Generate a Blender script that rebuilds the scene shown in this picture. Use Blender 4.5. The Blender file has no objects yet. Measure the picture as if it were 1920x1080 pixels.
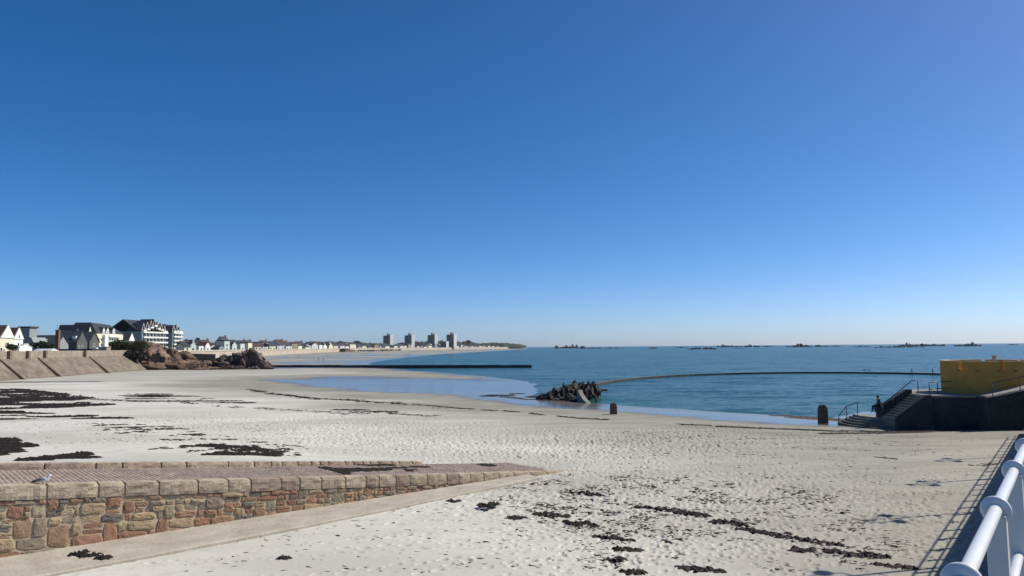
import bpy, bmesh, math, random
import numpy as np
from mathutils import Vector, Matrix, Euler
R = math.radians
rng = random.Random(7)
nr = np.random.RandomState(11)
scene = bpy.context.scene
C = scene.collection

# ------------------------------------------------------------------ camera
H = 6.5                      # camera above the dry sand
FPX = 1387.0                 # focal length in pixels of the 1920 px photograph
PITCH, ROLL = math.atan(110/FPX), R(-0.45)
cam_d = bpy.data.cameras.new('camera'); cam = bpy.data.objects.new('camera', cam_d); C.objects.link(cam)
cam_d.sensor_width = 36; cam_d.lens = 26.0; cam_d.clip_start = 0.05; cam_d.clip_end = 60000
cam_m = Matrix.Translation((0, 0, H)) @ Matrix.Rotation(R(90)+PITCH, 4, 'X') @ Matrix.Rotation(ROLL, 4, 'Z')
cam.matrix_world = cam_m
scene.camera = cam
# ------------------------------------------------------------------ world, sun, exposure
SUN_AZ, SUN_EL = R(75), R(44)          # azimuth clockwise from +Y
world = bpy.data.worlds.new('World'); scene.world = world; world.use_nodes = True
wn = world.node_tree.nodes; wl = world.node_tree.links
bg = wn['Background']; bg.inputs[1].default_value = 0.145
sky = wn.new('ShaderNodeTexSky'); sky.sky_type = 'NISHITA'; sky.sun_disc = False
sky.sun_elevation = SUN_EL; sky.sun_rotation = SUN_AZ
sky.air_density = 0.5; sky.dust_density = 0.7; sky.ozone_density = 4.5; sky.altitude = 0
hsv = wn.new('ShaderNodeHueSaturation'); hsv.inputs['Saturation'].default_value = 1.28      # a crisp, deep blue day
wl.new(sky.outputs[0], hsv.inputs['Color']); wl.new(hsv.outputs[0], bg.inputs[0])
sun_d = bpy.data.lights.new('sun', 'SUN'); sun_d.energy = 5.0; sun_d.angle = R(0.53); sun_d.color = (1, 0.95, 0.87)
sun = bpy.data.objects.new('sun', sun_d); C.objects.link(sun)
sdir = Vector((math.sin(SUN_AZ)*math.cos(SUN_EL), math.cos(SUN_AZ)*math.cos(SUN_EL), math.sin(SUN_EL)))
sun.rotation_euler = sdir.to_track_quat('Z', 'Y').to_euler(); sun.location = sdir*50
vs = scene.view_settings; vs.view_transform = 'Standard'; vs.look = 'None'; vs.exposure = 0.0; vs.gamma = 1.0
scene.render.engine = 'CYCLES'; scene.cycles.use_denoising = True
scene.cycles.max_bounces = 6; scene.cycles.volume_bounces = 0

# ------------------------------------------------------------------ helpers
def ray(px, py):
    return (cam_m.to_3x3() @ Vector(((px-960)/FPX, -(py-540)/FPX, -1)))
def G(px, py, z=0.0):                  # the point at height z that the photograph shows there
    d = ray(px, py); k = (z-H)/d.z
    return Vector((d.x*k, d.y*k, z))
def D(px, py, Y):                      # the point Y metres away that the photograph shows there
    d = ray(px, py); k = Y/d.y
    return Vector((d.x*k, Y, H+d.z*k))

def mesh_np(name, V, F, smooth=False):
    V = np.asarray(V, dtype=np.float32); F = np.asarray(F, dtype=np.int32); k = F.shape[1]
    me = bpy.data.meshes.new(name)
    me.vertices.add(len(V)); me.vertices.foreach_set('co', V.ravel())
    me.loops.add(F.size); me.loops.foreach_set('vertex_index', F.ravel())
    me.polygons.add(len(F)); me.polygons.foreach_set('loop_start', np.arange(0, F.size, k, dtype=np.int32))
    if smooth: me.polygons.foreach_set('use_smooth', np.ones(len(F), dtype=bool))
    me.update(calc_edges=True); me.validate()
    return me

class MB:
    def __init__(s): s.v = []; s.f = []
    def add(s, v, f):
        b = len(s.v); s.v += [tuple(p) for p in v]; s.f += [tuple(i+b for i in q) for q in f]; return s
    def box(s, x0, x1, y0, y1, z0, z1, m=None):
        v = [Vector(p) for p in ((x0,y0,z0),(x1,y0,z0),(x1,y1,z0),(x0,y1,z0),(x0,y0,z1),(x1,y0,z1),(x1,y1,z1),(x0,y1,z1))]
        if m: v = [m @ p for p in v]
        return s.add(v, [(0,3,2,1),(4,5,6,7),(0,1,5,4),(1,2,6,5),(2,3,7,6),(3,0,4,7)])
    def hexa(s, v8):
        return s.add(v8, [(0,3,2,1),(4,5,6,7),(0,1,5,4),(1,2,6,5),(2,3,7,6),(3,0,4,7)])
    def prism(s, poly, z0, z1):        # footprint polygon (ccw), z0/z1 numbers or functions of (x,y)
        n = len(poly); g = lambda z, p: z(p[0], p[1]) if callable(z) else z
        v = [(p[0], p[1], g(z0, p)) for p in poly]+[(p[0], p[1], g(z1, p)) for p in poly]
        return s.add(v, [tuple(range(n-1,-1,-1)), tuple(range(n, 2*n))]+[(i,(i+1)%n,n+(i+1)%n,n+i) for i in range(n)])
    def tube(s, pts, rad, n=10, cap=True):
        pts = [Vector(p) for p in pts]; rr = rad if isinstance(rad, (list, tuple)) else [rad]*len(pts)
        b = len(s.v); up = None
        for i, p in enumerate(pts):
            t = (pts[min(i+1,len(pts)-1)]-pts[max(i-1,0)]).normalized()
            if up is None: up = Vector((0,0,1)) if abs(t.z) < .9 else Vector((1,0,0))
            a = t.cross(up).normalized(); c = a.cross(t).normalized(); up = c
            for k in range(n):
                q = p+(a*math.cos(2*math.pi*k/n)+c*math.sin(2*math.pi*k/n))*rr[i]; s.v.append(tuple(q))
        for i in range(len(pts)-1):
            for k in range(n):
                s.f.append((b+i*n+k, b+i*n+(k+1)%n, b+(i+1)*n+(k+1)%n, b+(i+1)*n+k))
        if cap:
            s.f.append(tuple(b+k for k in range(n-1,-1,-1))); s.f.append(tuple(b+(len(pts)-1)*n+k for k in range(n)))
        return s
    def ball(s, c, r, u=10, w=7, m=None):   # ellipsoid
        V = []; F = []
        r = r if isinstance(r, (tuple, list)) else (r, r, r)
        for j in range(w+1):
            th = math.pi*j/w
            for i in range(u):
                ph = 2*math.pi*i/u
                p = Vector((math.sin(th)*math.cos(ph)*r[0], math.sin(th)*math.sin(ph)*r[1], math.cos(th)*r[2]))
                if m: p = m @ p
                V.append(p+Vector(c))
        for j in range(w):
            for i in range(u):
                F.append((j*u+i, (j+1)*u+i, (j+1)*u+(i+1)%u, j*u+(i+1)%u))
        return s.add(V, F)
    def mesh(s, name, smooth=False):
        me = bpy.data.meshes.new(name); me.from_pydata(s.v, [], s.f); me.validate()
        bm = bmesh.new(); bm.from_mesh(me)
        bmesh.ops.remove_doubles(bm, verts=bm.verts, dist=1e-5)
        bmesh.ops.recalc_face_normals(bm, faces=bm.faces); bm.to_mesh(me); bm.free()
        if smooth:
            for p in me.polygons: p.use_smooth = True
        return me
    def build(s, name, mat, parent=None, smooth=False):
        return link(name, s.mesh(name, smooth), mat, parent)

def link(name, me, mat, parent=None):
    o = bpy.data.objects.new(name, me); C.objects.link(o)
    if mat is not None and not me.materials: me.materials.append(mat)
    if parent is not None:
        o.parent = parent; o.matrix_parent_inverse = Matrix.Translation(-parent.location)
    return o
def empty(name, loc=(0,0,0)):
    o = bpy.data.objects.new(name, None); C.objects.link(o); o.location = loc; o.empty_display_size = .2; return o
def tag(o, label=None, cat=None, group=None, kind=None):
    if label: o['label'] = label
    if cat: o['category'] = cat
    if group: o['group'] = group
    if kind: o['kind'] = kind
    return o
def thing(name, label, cat, loc=(0,0,0), group=None): return tag(empty(name, loc), label, cat, group)

# numpy value noise
def _h(ix, iy, s):
    n = (ix.astype(np.int64)*374761393 + iy.astype(np.int64)*668265263 + s*1274126177) & 0xffffffff
    n = ((n ^ (n >> 13))*1274126177) & 0xffffffff
    return ((n ^ (n >> 16)) & 0xffff)/65535.0
def vnoise(x, y, s=0):
    ix = np.floor(x); iy = np.floor(y); fx = x-ix; fy = y-iy; fx = fx*fx*(3-2*fx); fy = fy*fy*(3-2*fy)
    a = _h(ix, iy, s); b = _h(ix+1, iy, s); c = _h(ix, iy+1, s); d = _h(ix+1, iy+1, s)
    return (a*(1-fx)+b*fx)*(1-fy)+(c*(1-fx)+d*fx)*fy
def fbm(x, y, s=0, o=4):
    t = 0; a = .5
    for k in range(o): t = t+a*vnoise(x*2**k, y*2**k, s+k*17); a *= .5; x, y = .88*x+.475*y, .88*y-.475*x
    return t
def sstep(a, b, x): t = np.clip((x-a)/(b-a), 0, 1); return t*t*(3-2*t)

# ------------------------------------------------------------------ materials
MATS = {}
def mat(name, col, col2=None, scale=3.0, rough=.85, bump=0.0, bscale=None, bdist=.02, spec=.3, metal=0, rnd=0.0, detail=6, stretch=None, dark_below=None):
    if name in MATS: return MATS[name]
    m = bpy.data.materials.new(name); m.use_nodes = True; MATS[name] = m
    N = m.node_tree.nodes; L = m.node_tree.links; P = N['Principled BSDF']
    P.inputs['Roughness'].default_value = rough; P.inputs['Specular IOR Level'].default_value = spec; P.inputs['Metallic'].default_value = metal
    geo = N.new('ShaderNodeNewGeometry'); vec = geo.outputs['Position']
    if stretch:
        mp = N.new('ShaderNodeMapping'); mp.inputs['Scale'].default_value = stretch; L.new(vec, mp.inputs[0]); vec = mp.outputs[0]
    nz = N.new('ShaderNodeTexNoise'); nz.inputs['Scale'].default_value = scale; nz.inputs['Detail'].default_value = detail; nz.inputs['Roughness'].default_value = .65; L.new(vec, nz.inputs['Vector'])
    mr = N.new('ShaderNodeMapRange'); mr.inputs['From Min'].default_value = .35; mr.inputs['From Max'].default_value = .65; L.new(nz.outputs[0], mr.inputs[0])
    mx = N.new('ShaderNodeMix'); mx.data_type = 'RGBA'; c2 = col2 or tuple(c*.75 for c in col)
    mx.inputs['A'].default_value = (*col, 1); mx.inputs['B'].default_value = (*c2, 1); L.new(mr.outputs[0], mx.inputs[0])
    out = mx.outputs['Result']
    if rnd:
        oi = N.new('ShaderNodeObjectInfo'); hs = N.new('ShaderNodeHueSaturation')
        m2 = N.new('ShaderNodeMapRange'); m2.inputs['To Min'].default_value = 1-rnd; m2.inputs['To Max'].default_value = 1+rnd; L.new(oi.outputs['Random'], m2.inputs[0])
        L.new(m2.outputs[0], hs.inputs['Value']); L.new(out, hs.inputs['Color']); out = hs.outputs[0]
    if dark_below:                    # weed and wet below the tide mark: (height, softness, colour)
        sx = N.new('ShaderNodeSeparateXYZ'); L.new(geo.outputs['Position'], sx.inputs[0])
        ad = N.new('ShaderNodeMath'); ad.operation = 'MULTIPLY_ADD'; ad.inputs[1].default_value = dark_below[1]*2; L.new(nz.outputs[0], ad.inputs[0]); L.new(sx.outputs[2], ad.inputs[2])
        m3 = N.new('ShaderNodeMapRange'); m3.inputs['From Min'].default_value = dark_below[0]+dark_below[1]*.8; m3.inputs['From Max'].default_value = dark_below[0]+dark_below[1]*1.2; L.new(ad.outputs[0], m3.inputs[0])
        mz = N.new('ShaderNodeMix'); mz.data_type = 'RGBA'; mz.inputs['A'].default_value = (*dark_below[2], 1); L.new(out, mz.inputs['B']); L.new(m3.outputs[0], mz.inputs[0]); out = mz.outputs['Result']
    L.new(out, P.inputs['Base Color'])
    if bump:
        n2 = N.new('ShaderNodeTexNoise'); n2.inputs['Scale'].default_value = bscale or scale*4; n2.inputs['Detail'].default_value = 5; L.new(vec, n2.inputs['Vector'])
        bp = N.new('ShaderNodeBump'); bp.inputs['Strength'].default_value = bump; bp.inputs['Distance'].default_value = bdist; L.new(n2.outputs[0], bp.inputs['Height']); L.new(bp.outputs[0], P.inputs['Normal'])
    return m

def sand_material():
    m = bpy.data.materials.new('sand'); m.use_nodes = True; N = m.node_tree.nodes; L = m.node_tree.links; P = N['Principled BSDF']
    geo = N.new('ShaderNodeNewGeometry'); sx = N.new('ShaderNodeSeparateXYZ'); L.new(geo.outputs['Position'], sx.inputs[0])
    def noise(sc, det=5, rg=.6, st=None):
        n = N.new('ShaderNodeTexNoise'); n.inputs['Scale'].default_value = sc; n.inputs['Detail'].default_value = det; n.inputs['Roughness'].default_value = rg
        v = geo.outputs['Position']
        if st:
            mp = N.new('ShaderNodeMapping'); mp.inputs['Scale'].default_value = st; mp.inputs['Rotation'].default_value = (0, 0, R(-12)); L.new(v, mp.inputs[0]); v = mp.outputs[0]
        L.new(v, n.inputs['Vector']); return n.outputs[0]
    def rmp(x, a, b, c=0, d=1):
        r_ = N.new('ShaderNodeMapRange'); r_.interpolation_type = 'SMOOTHSTEP'
        for k, q in zip(('From Min','From Max','To Min','To Max'), (a, b, c, d)): r_.inputs[k].default_value = q
        L.new(x, r_.inputs[0]); return r_.outputs[0]
    def mix(f, a, b):
        x = N.new('ShaderNodeMix'); x.data_type = 'RGBA'; L.new(f, x.inputs[0])
        for k, q in (('A', a), ('B', b)):
            if isinstance(q, tuple): x.inputs[k].default_value = (*q, 1)
            else: L.new(q, x.inputs[k])
        return x.outputs['Result']
    def add(a, b, k):
        x = N.new('ShaderNodeMath'); x.operation = 'MULTIPLY_ADD'; L.new(b, x.inputs[0]); x.inputs[1].default_value = k; L.new(a, x.inputs[2]); return x.outputs[0]
    dry = mix(rmp(noise(.09, 4, .55, (.6, 1.4, 1)), .40, .62), (.60, .575, .49), (.48, .455, .38))
    dry = mix(rmp(noise(1.6, 6, .7), .45, .75), dry, (.45, .425, .35))
    dry = mix(rmp(noise(38, 3, .6), .60, .78, 0, .4), dry, (.25, .22, .18))
    at = N.new('ShaderNodeAttribute'); at.attribute_name = 'damp'
    damp = mix(rmp(noise(.35, 5, .6, (.5, 2, 1)), .35, .7), (.305, .285, .225), (.21, .195, .15))
    zz = add(sx.outputs[2], noise(.12, 4, .6, (.4, 1.6, 1)), .25)
    col = mix(at.outputs['Fac'], dry, damp)
    aw = N.new('ShaderNodeAttribute'); aw.attribute_name = 'wet'; wet = rmp(add(aw.outputs['Fac'], noise(.25, 5, .6, (.3, 1.8, 1)), .7), .62, .98)
    col = mix(wet, col, mix(rmp(noise(.2, 5, .6, (.3, 2, 1)), .4, .65), (.12, .108, .092), (.17, .155, .132)))
    L.new(col, P.inputs['Base Color'])
    L.new(rmp(wet, .25, .95, .92, .17), P.inputs['Roughness'])
    P.inputs['Specular IOR Level'].default_value = .35
    h1 = N.new('ShaderNodeBump'); h1.inputs['Distance'].default_value = .035
    L.new(noise(4.5, 6, .62), h1.inputs['Height']); L.new(rmp(wet, .2, .9, .32, .03), h1.inputs['Strength'])
    L.new(h1.outputs[0], P.inputs['Normal'])
    return m

def sea_material():
    m = bpy.data.materials.new('sea_water'); m.use_nodes = True; N = m.node_tree.nodes; L = m.node_tree.links; P = N['Principled BSDF']
    geo = N.new('ShaderNodeNewGeometry')
    def noise(sc, st, det=4):
        n = N.new('ShaderNodeTexNoise'); n.inputs['Scale'].default_value = sc; n.inputs['Detail'].default_value = det; n.inputs['Roughness'].default_value = .55
        mp = N.new('ShaderNodeMapping'); mp.inputs['Scale'].default_value = st; mp.inputs['Rotation'].default_value = (0, 0, R(8)); L.new(geo.outputs['Position'], mp.inputs[0]); L.new(mp.outputs[0], n.inputs['Vector']); return n.outputs[0]
    mx = N.new('ShaderNodeMix'); mx.data_type = 'RGBA'
    mx.inputs['A'].default_value = (.012, .056, .058, 1); mx.inputs['B'].default_value = (.020, .088, .084, 1)
    mr = N.new('ShaderNodeMapRange'); mr.inputs['From Min'].default_value = .38; mr.inputs['From Max'].default_value = .62
    L.new(noise(.012, (.35, 1.6, 1), 5), mr.inputs[0]); L.new(mr.outputs[0], mx.inputs[0]); L.new(mx.outputs['Result'], P.inputs['Base Color'])
    P.inputs['Roughness'].default_value = .22; P.inputs['IOR'].default_value = 1.333; P.inputs['Specular IOR Level'].default_value = .055
    # wavelets: tilt the surface normal by two sizes of noise
    def vm(op, a, b=None, sc=None):
        n = N.new('ShaderNodeVectorMath'); n.operation = op; L.new(a, n.inputs[0])
        if isinstance(b, tuple): n.inputs[1].default_value = b
        elif b is not None: L.new(b, n.inputs[1])
        if sc is not None: n.inputs['Scale'].default_value = sc
        return n.outputs[0]
    def tilt(sc, st, k):
        n = N.new('ShaderNodeTexNoise'); n.inputs['Scale'].default_value = sc; n.inputs['Detail'].default_value = 4; n.inputs['Roughness'].default_value = .6
        mp = N.new('ShaderNodeMapping'); mp.inputs['Scale'].default_value = st; mp.inputs['Rotation'].default_value = (0, 0, R(14)); L.new(geo.outputs['Position'], mp.inputs[0]); L.new(mp.outputs[0], n.inputs['Vector'])
        return vm('MULTIPLY', vm('SUBTRACT', n.outputs['Color'], (.5, .5, .5)), (k, k, 0))
    nn = vm('ADD', vm('ADD', tilt(1.4, (.55, 1.3, 1), .75), tilt(.16, (.5, 1.5, 1), .55)), (0, 0, 1))
    L.new(vm('NORMALIZE', nn), P.inputs['Normal'])
    return m
SAND = sand_material(); SEA = sea_material()

# ------------------------------------------------------------------ terrain: shoreline and height of the beach
ZS = -0.7                     # sea level
shore_px = [(1560,784),(1500,782),(1400,775),(1300,768),(1200,762),(1130,757.5),(1095,753),(1060,750),(1010,742),(1004,736),
            (1000,716),(900,704),(820,697.5),(770,694),(730,689),(690,683),(700,679),(740,673),(780,669),(820,665),(900,660),(985,654.8)]
SEA_POLY = [(200,80),(37,80)]+[tuple(G(a, b, ZS).xy) for a, b in shore_px]+[(60,2700),(60,20000),(20000,20000),(20000,80)]
LAG_POLY = [tuple(G(a, b, ZS).xy) for a, b in [(585,713),(640,710.5),(760,713),(900,716),(1002,712),(1008,738),(930,735.5),(860,733),(760,729),(670,724),(610,718)]]
def sdist(x, y, poly):
    d2 = np.full(x.shape, 1e18); ins = np.zeros(x.shape, bool); n = len(poly)
    for i in range(n):
        ax, ay = poly[i]; bx, by = poly[(i+1) % n]; ex, ey = bx-ax, by-ay
        t = np.clip(((x-ax)*ex+(y-ay)*ey)/(ex*ex+ey*ey), 0, 1)
        d2 = np.minimum(d2, (x-ax-t*ex)**2+(y-ay-t*ey)**2)
        if ay != by:
            c = ((ay > y) != (by > y)) & (x < (bx-ax)*(y-ay)/(by-ay)+ax); ins ^= c
    d = np.sqrt(d2); return np.where(ins, -d, d)
P0 = Vector((-16.0, 23.1, 0)); EW = Vector((.756, .654, 0)).normalized(); NW = Vector((EW.y, -EW.x, 0))   # slipway wall line and its outward normal
def base_height(x, y):
    x = np.asarray(x, float); y = np.asarray(y, float)
    d = sdist(x, y, SEA_POLY)
    wob = (fbm(x*.05, y*.12, 3)-.5)*np.clip(np.abs(y)*.10, 0, 30)*.35
    d = d+np.where(y < 250, wob, 0)
    lam = 11+np.clip(y-150, 0, 2000)*.06
    z = np.where(d > 0, ZS+.72*(1-np.exp(-np.maximum(d, 0)/lam)), ZS-np.minimum(-d*.05, 2.5))
    dl = sdist(x, y, LAG_POLY)+wob*1.5
    zl = np.where(dl > 0, ZS+.72*(1-np.exp(-np.maximum(dl, 0)/26))+.03, ZS+.03)
    z = np.minimum(z, zl)
    s = (x-P0.x)*EW.x+(y-P0.y)*EW.y; q = -((x-P0.x)*NW.x+(y-P0.y)*NW.y)
    z = z+.95*sstep(3.2, 4.6, q)*(1-sstep(9, 24, s))*(1-sstep(12, 55, q))
    z = z+.30*np.exp(-((x-36)/6)**2-((y-53)/3.5)**2)
    z = z+(fbm(x*.12, y*.12, 9)-.47)*.16*sstep(-.45, -.05, z)
    return z

# footprints stamped into a fine height map of the near beach
HX0, HX1, HY0, HY1, HS = -45., 45., 17., 82., .045
HM = np.zeros((int((HY1-HY0)/HS), int((HX1-HX0)/HS)), np.float32)
def stamp(x, y, a, l, w, dep):
    k = int(max(l, w)*1.6/HS)+2; ci = int((x-HX0)/HS); cj = int((y-HY0)/HS)
    i0, i1, j0, j1 = ci-k, ci+k+1, cj-k, cj+k+1
    if i0 < 0 or j0 < 0 or i1 >= HM.shape[1] or j1 >= HM.shape[0]: return
    gx = (np.arange(i0, i1)*HS+HX0-x)[None, :]; gy = (np.arange(j0, j1)*HS+HY0-y)[:, None]
    u = (gx*math.cos(a)+gy*math.sin(a))/l; v = (-gx*math.sin(a)+gy*math.cos(a))/w
    r2 = u*u+v*v
    HM[j0:j1, i0:i1] += (-dep*np.exp(-r2**2.5)+dep*.4*np.exp(-(np.sqrt(r2)-1.3)**2*9)).astype(np.float32)
def walk_zone(px_poly, trails, steps, dep, z=0):
    P = [G(a, b, z).xy for a, b in px_poly]
    xs = [p.x for p in P]; ys = [p.y for p in P]; poly = [tuple(p) for p in P]
    for _ in range(trails):
        for _t in range(30):
            x = rng.uniform(min(xs), max(xs)); y = rng.uniform(min(ys), max(ys))
            if float(sdist(np.array([x]), np.array([y]), poly)[0]) < 0: break
        a = rng.gauss(.25, .5)+(math.pi if rng.random() < .5 else 0)
        st = rng.uniform(.55, .75); sd = 1; d0 = dep*rng.uniform(.6, 1.3); sz = rng.uniform(.8, 1.15)
        for k in range(rng.randint(*steps)):
            x += math.cos(a)*st; y += math.sin(a)*st; a += rng.gauss(0, .1); sd = -sd
            stamp(x-math.sin(a)*.11*sd, y+math.cos(a)*.11*sd, a+rng.gauss(0, .15), .17*sz, .085*sz, d0*rng.uniform(.7, 1.2))
walk_zone([(380,780),(760,795),(1060,825),(1090,865),(900,862),(700,845),(450,815)], 460, (6, 22), .038)
walk_zone([(1000,830),(1100,805),(1420,815),(1440,845),(1150,858)], 300, (6, 20), .055)
walk_zone([(1050,880),(1500,900),(1760,1000),(1700,1075),(1400,1030),(1000,930)], 260, (6, 22), .048)
walk_zone([(1000,790),(1850,815),(1750,1075),(500,1075),(900,930),(1060,870)], 90, (10, 40), .03)
walk_zone([(0,790),(400,770),(1000,800),(950,860),(0,860)], 130, (6, 25), .045)
for k in range(1200):
    stamp(rng.uniform(-44, 44), rng.uniform(18, 80), rng.uniform(0, 3.1), rng.uniform(.06, .16), rng.uniform(.05, .10), rng.uniform(-.008, .022))
def hm_sample(x, y):
    i = np.clip((x-HX0)/HS, 0, HM.shape[1]-2); j = np.clip((y-HY0)/HS, 0, HM.shape[0]-2)
    i0 = i.astype(int); j0 = j.astype(int); fi = i-i0; fj = j-j0
    v = (HM[j0, i0]*(1-fi)+HM[j0, i0+1]*fi)*(1-fj)+(HM[j0+1, i0]*(1-fi)+HM[j0+1, i0+1]*fi)*fj
    return np.where((x > HX0) & (x < HX1) & (y > HY0) & (y < HY1), v, 0)
def ground(x, y):
    x = np.asarray(x, float); y = np.asarray(y, float); z = base_height(x, y)
    return z+hm_sample(x, y)*sstep(-.45, -.2, z)
def gz(x, y): return float(ground(np.array([x]), np.array([y]))[0])

th = np.concatenate([np.linspace(R(-75), R(-37), 60)[:-1], np.linspace(R(-37), R(37), 1150), np.linspace(R(37), R(75), 60)[1:]])
rr = [6.0]
while rr[-1] < 3000: rr.append(rr[-1]+max(.06, min(.55*rr[-1]**2/(H*740), rr[-1]*.05)))
rr = np.array(rr)
TH, RR = np.meshgrid(th, rr); GX = (np.sin(TH)*RR).ravel(); GY = (np.cos(TH)*RR).ravel(); GZ = ground(GX, GY)
na, nb = len(th), len(rr)
ii, jj = np.meshgrid(np.arange(na-1), np.arange(nb-1)); a0 = (jj*na+ii).ravel()
beach_me = mesh_np('sand_beach', np.stack([GX, GY, GZ], 1), np.stack([a0, a0+1, a0+na+1, a0+na], 1)[:, ::-1], True)
# damp sand: the strip the last tides wet, with a wavy edge
dS = np.minimum(sdist(GX, GY, SEA_POLY), sdist(GX, GY, LAG_POLY)); dmp = 1-sstep(16, 42, dS+(fbm(GX*.06, GY*.15, 31)-.5)*26)
dmp = np.maximum(dmp, .75*sstep(-6, 14, GX+(fbm(GX*.1, GY*.1, 33)-.5)*16))
wet_a = (1-sstep(np.where(GY > 125, 3, 4), np.where(GY > 125, 19, 20), dS))*np.where(GY > 125, .30+.62*fbm(GX*.012, GY*.14, 61), 1); wet_a = np.maximum(wet_a, np.where(GY > 140, .75*sstep(.46, .62, fbm(GX*.012, GY*.07, 35)), 0))
dmp = np.where(GY > 150, np.maximum(dmp, .4+.5*sstep(150, 300, GY)), dmp)
at = beach_me.attributes.new('damp', 'FLOAT', 'POINT'); at.data.foreach_set('value', dmp.astype(np.float32))
at = beach_me.attributes.new('wet', 'FLOAT', 'POINT'); at.data.foreach_set('value', wet_a.astype(np.float32)); print('beach', len(GX))
tag(link('sand_beach', beach_me, SAND), 'pale sandy beach with footprints running down to the water', 'beach', kind='structure')
sea_o = MB().add([(-400,30,ZS),(9000,30,ZS),(9000,9500,ZS),(-400,9500,ZS)], [(0,1,2,3)]).build('sea', SEA)
tag(sea_o, 'calm blue green sea reaching to the horizon', 'sea', kind='structure')

# ------------------------------------------------------------------ land behind the bay
coast = [(-108,80),(-114,165),(-119,232),(-177,400),(-199,520),(-220,650),(-254,850),(-294,1200),(-300,1600),(-151,2100),(37,2600)]
LAND_Z = 4.7
land_poly = coast+[(60,3600),(-3500,3600),(-3500,80)]
tag(MB().prism([(x-4, y) for x, y in land_poly], -3, LAND_Z).build('coastal_land', mat('land', (.16,.15,.10), (.10,.12,.06), .05)), 'low coastal land behind the bay', 'land', kind='structure')

STONE_PALE = mat('sea_wall_stone', (.36,.30,.22), (.235,.19,.14), .6, .9, .5, 3, .05)
REVET = mat('revetment_stone', (.25,.205,.15), (.12,.096,.068), .5, .9, .7, 2.2, .08, dark_below=(.1,.6,(.10,.085,.06)))
# sea wall on the left: sloped revetment, vertical parapet, ribs and pilasters
w = thing('sea_wall', 'granite sea wall with sloping revetment and ribs below the seafront houses', 'wall', (-112,165,0))
prof = [(4.5,-.6),(-1.4,4.55),(-2.0,4.6)]
ys = [80,110,140,165,190,215,236]
def wx(y): return np.interp(y, [80,165,236], [-109.5,-114.5,-119.8])
m = MB(); V = []; F = []
for y in ys: V += [(wx(y)+a, y, b) for a, b in prof]+[(wx(y)-5, y, 4.6), (wx(y)-5, y, -1)]
for i in range(len(ys)-1):
    for k in range(5): F.append((i*5+k, i*5+(k+1)%5, (i+1)*5+(k+1)%5, (i+1)*5+k))
m.add(V, F).build('revetment', REVET, w)
m = MB()
for i in range(len(ys)-1):
    a, b = ys[i], ys[i+1]-.02
    m.hexa([(wx(a)-1.9,a,4.5),(wx(b)-1.9,b,4.5),(wx(b)-2.5,b,4.5),(wx(a)-2.5,a,4.5),(wx(a)-1.9,a,6.35),(wx(b)-1.9,b,6.35),(wx(b)-2.5,b,6.35),(wx(a)-2.5,a,6.35)])
m.build('parapet', STONE_PALE, w)
for y in [172,179.5,187,207]:
    MB().box(wx(y)-1.95, wx(y)-1.2, y-.32, y+.32, 4.4, 6.42).build('pilaster', mat('pilaster_stone', (.22,.16,.115), (.16,.115,.08), 1), w)
for y, sc in [(168,1),(183.5,1),(188,.6),(209,1)]:
    x = wx(y)
    v = []
    for zz in (0, 1):
        for dy in (-.3, .3):
            v += [(x+5.0*sc, y+dy, -.7 if zz == 0 else -.1), (x-1.3, y+dy, 4.0*sc if zz == 0 else 4.85*sc)]
    MB().hexa([v[0],v[1],v[3],v[2],v[4],v[5],v[7],v[6]]).build('rib', mat('pilaster_stone', (.22,.16,.115)), w)
# far sea wall along the bay
w = thing('far_sea_wall', 'long pale promenade wall curving along the far beach', 'wall', (-199,520,0))
m = MB(); FC = coast[2:]
for i in range(len(FC)-1):
    (ax, ay), (bx, by) = FC[i], FC[i+1]; t = 3.4
    m.hexa([(ax,ay,-1.5),(bx,by,-1.5),(bx-t,by,-1.5),(ax-t,ay,-1.5),(ax-1,ay,5.0),(bx-1,by,5.0),(bx-t,by,5.0),(ax-t,ay,5.0)])
m.build('wall_face', mat('far_wall', (.46,.39,.29), (.36,.30,.22), .08, .9), w)
m = MB()
for i in range(len(FC)-1):
    (ax, ay), (bx, by) = FC[i], FC[i+1]
    m.hexa([(ax-.7,ay,5.004),(bx-.7,by,5.004),(bx-1.6,by,5.004),(ax-1.6,ay,5.004),(ax-.7,ay,5.9),(bx-.7,by,5.9),(bx-1.6,by,5.9),(ax-1.6,ay,5.9)])
m.build('coping', mat('far_coping', (.52,.46,.36), (.44,.38,.29), .1), w)

# ------------------------------------------------------------------ buildings
def M(n): return MATS[n]
mat('white_render', (.78,.77,.72), (.70,.69,.64), .5, .8); mat('cream_render', (.76,.70,.50), (.70,.64,.45), .5, .8)
mat('grey_render', (.30,.32,.31), (.25,.27,.26), .5, .8); mat('dark_render', (.12,.115,.11), (.09,.088,.085), .5)
mat('slate', (.050,.053,.062), (.035,.037,.044), .8, .7); mat('brown_tile', (.10,.060,.045), (.07,.042,.033), 1, .8)
mat('pale_green_render', (.56,.62,.56), (.50,.56,.50), .5); mat('stone_render', (.36,.31,.24), (.29,.25,.19), .5)
mat('window_glass', (.025,.03,.04), (.04,.05,.06), .3, .15, spec=.6); mat('timber_dark', (.05,.045,.045), (.035,.03,.03), 1)
mat('brick', (.20,.115,.085), (.15,.085,.065), 2); mat('tower_grey', (.19,.195,.215), (.15,.155,.17), .2); mat('pale_and_sunlit', (.55,.55,.53), (.50,.50,.48), .2)  # palest tone also paints the sunlit ends of the far blocks
mat('hedge', (.035,.05,.02), (.018,.026,.010), 1.5, .9)

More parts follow.
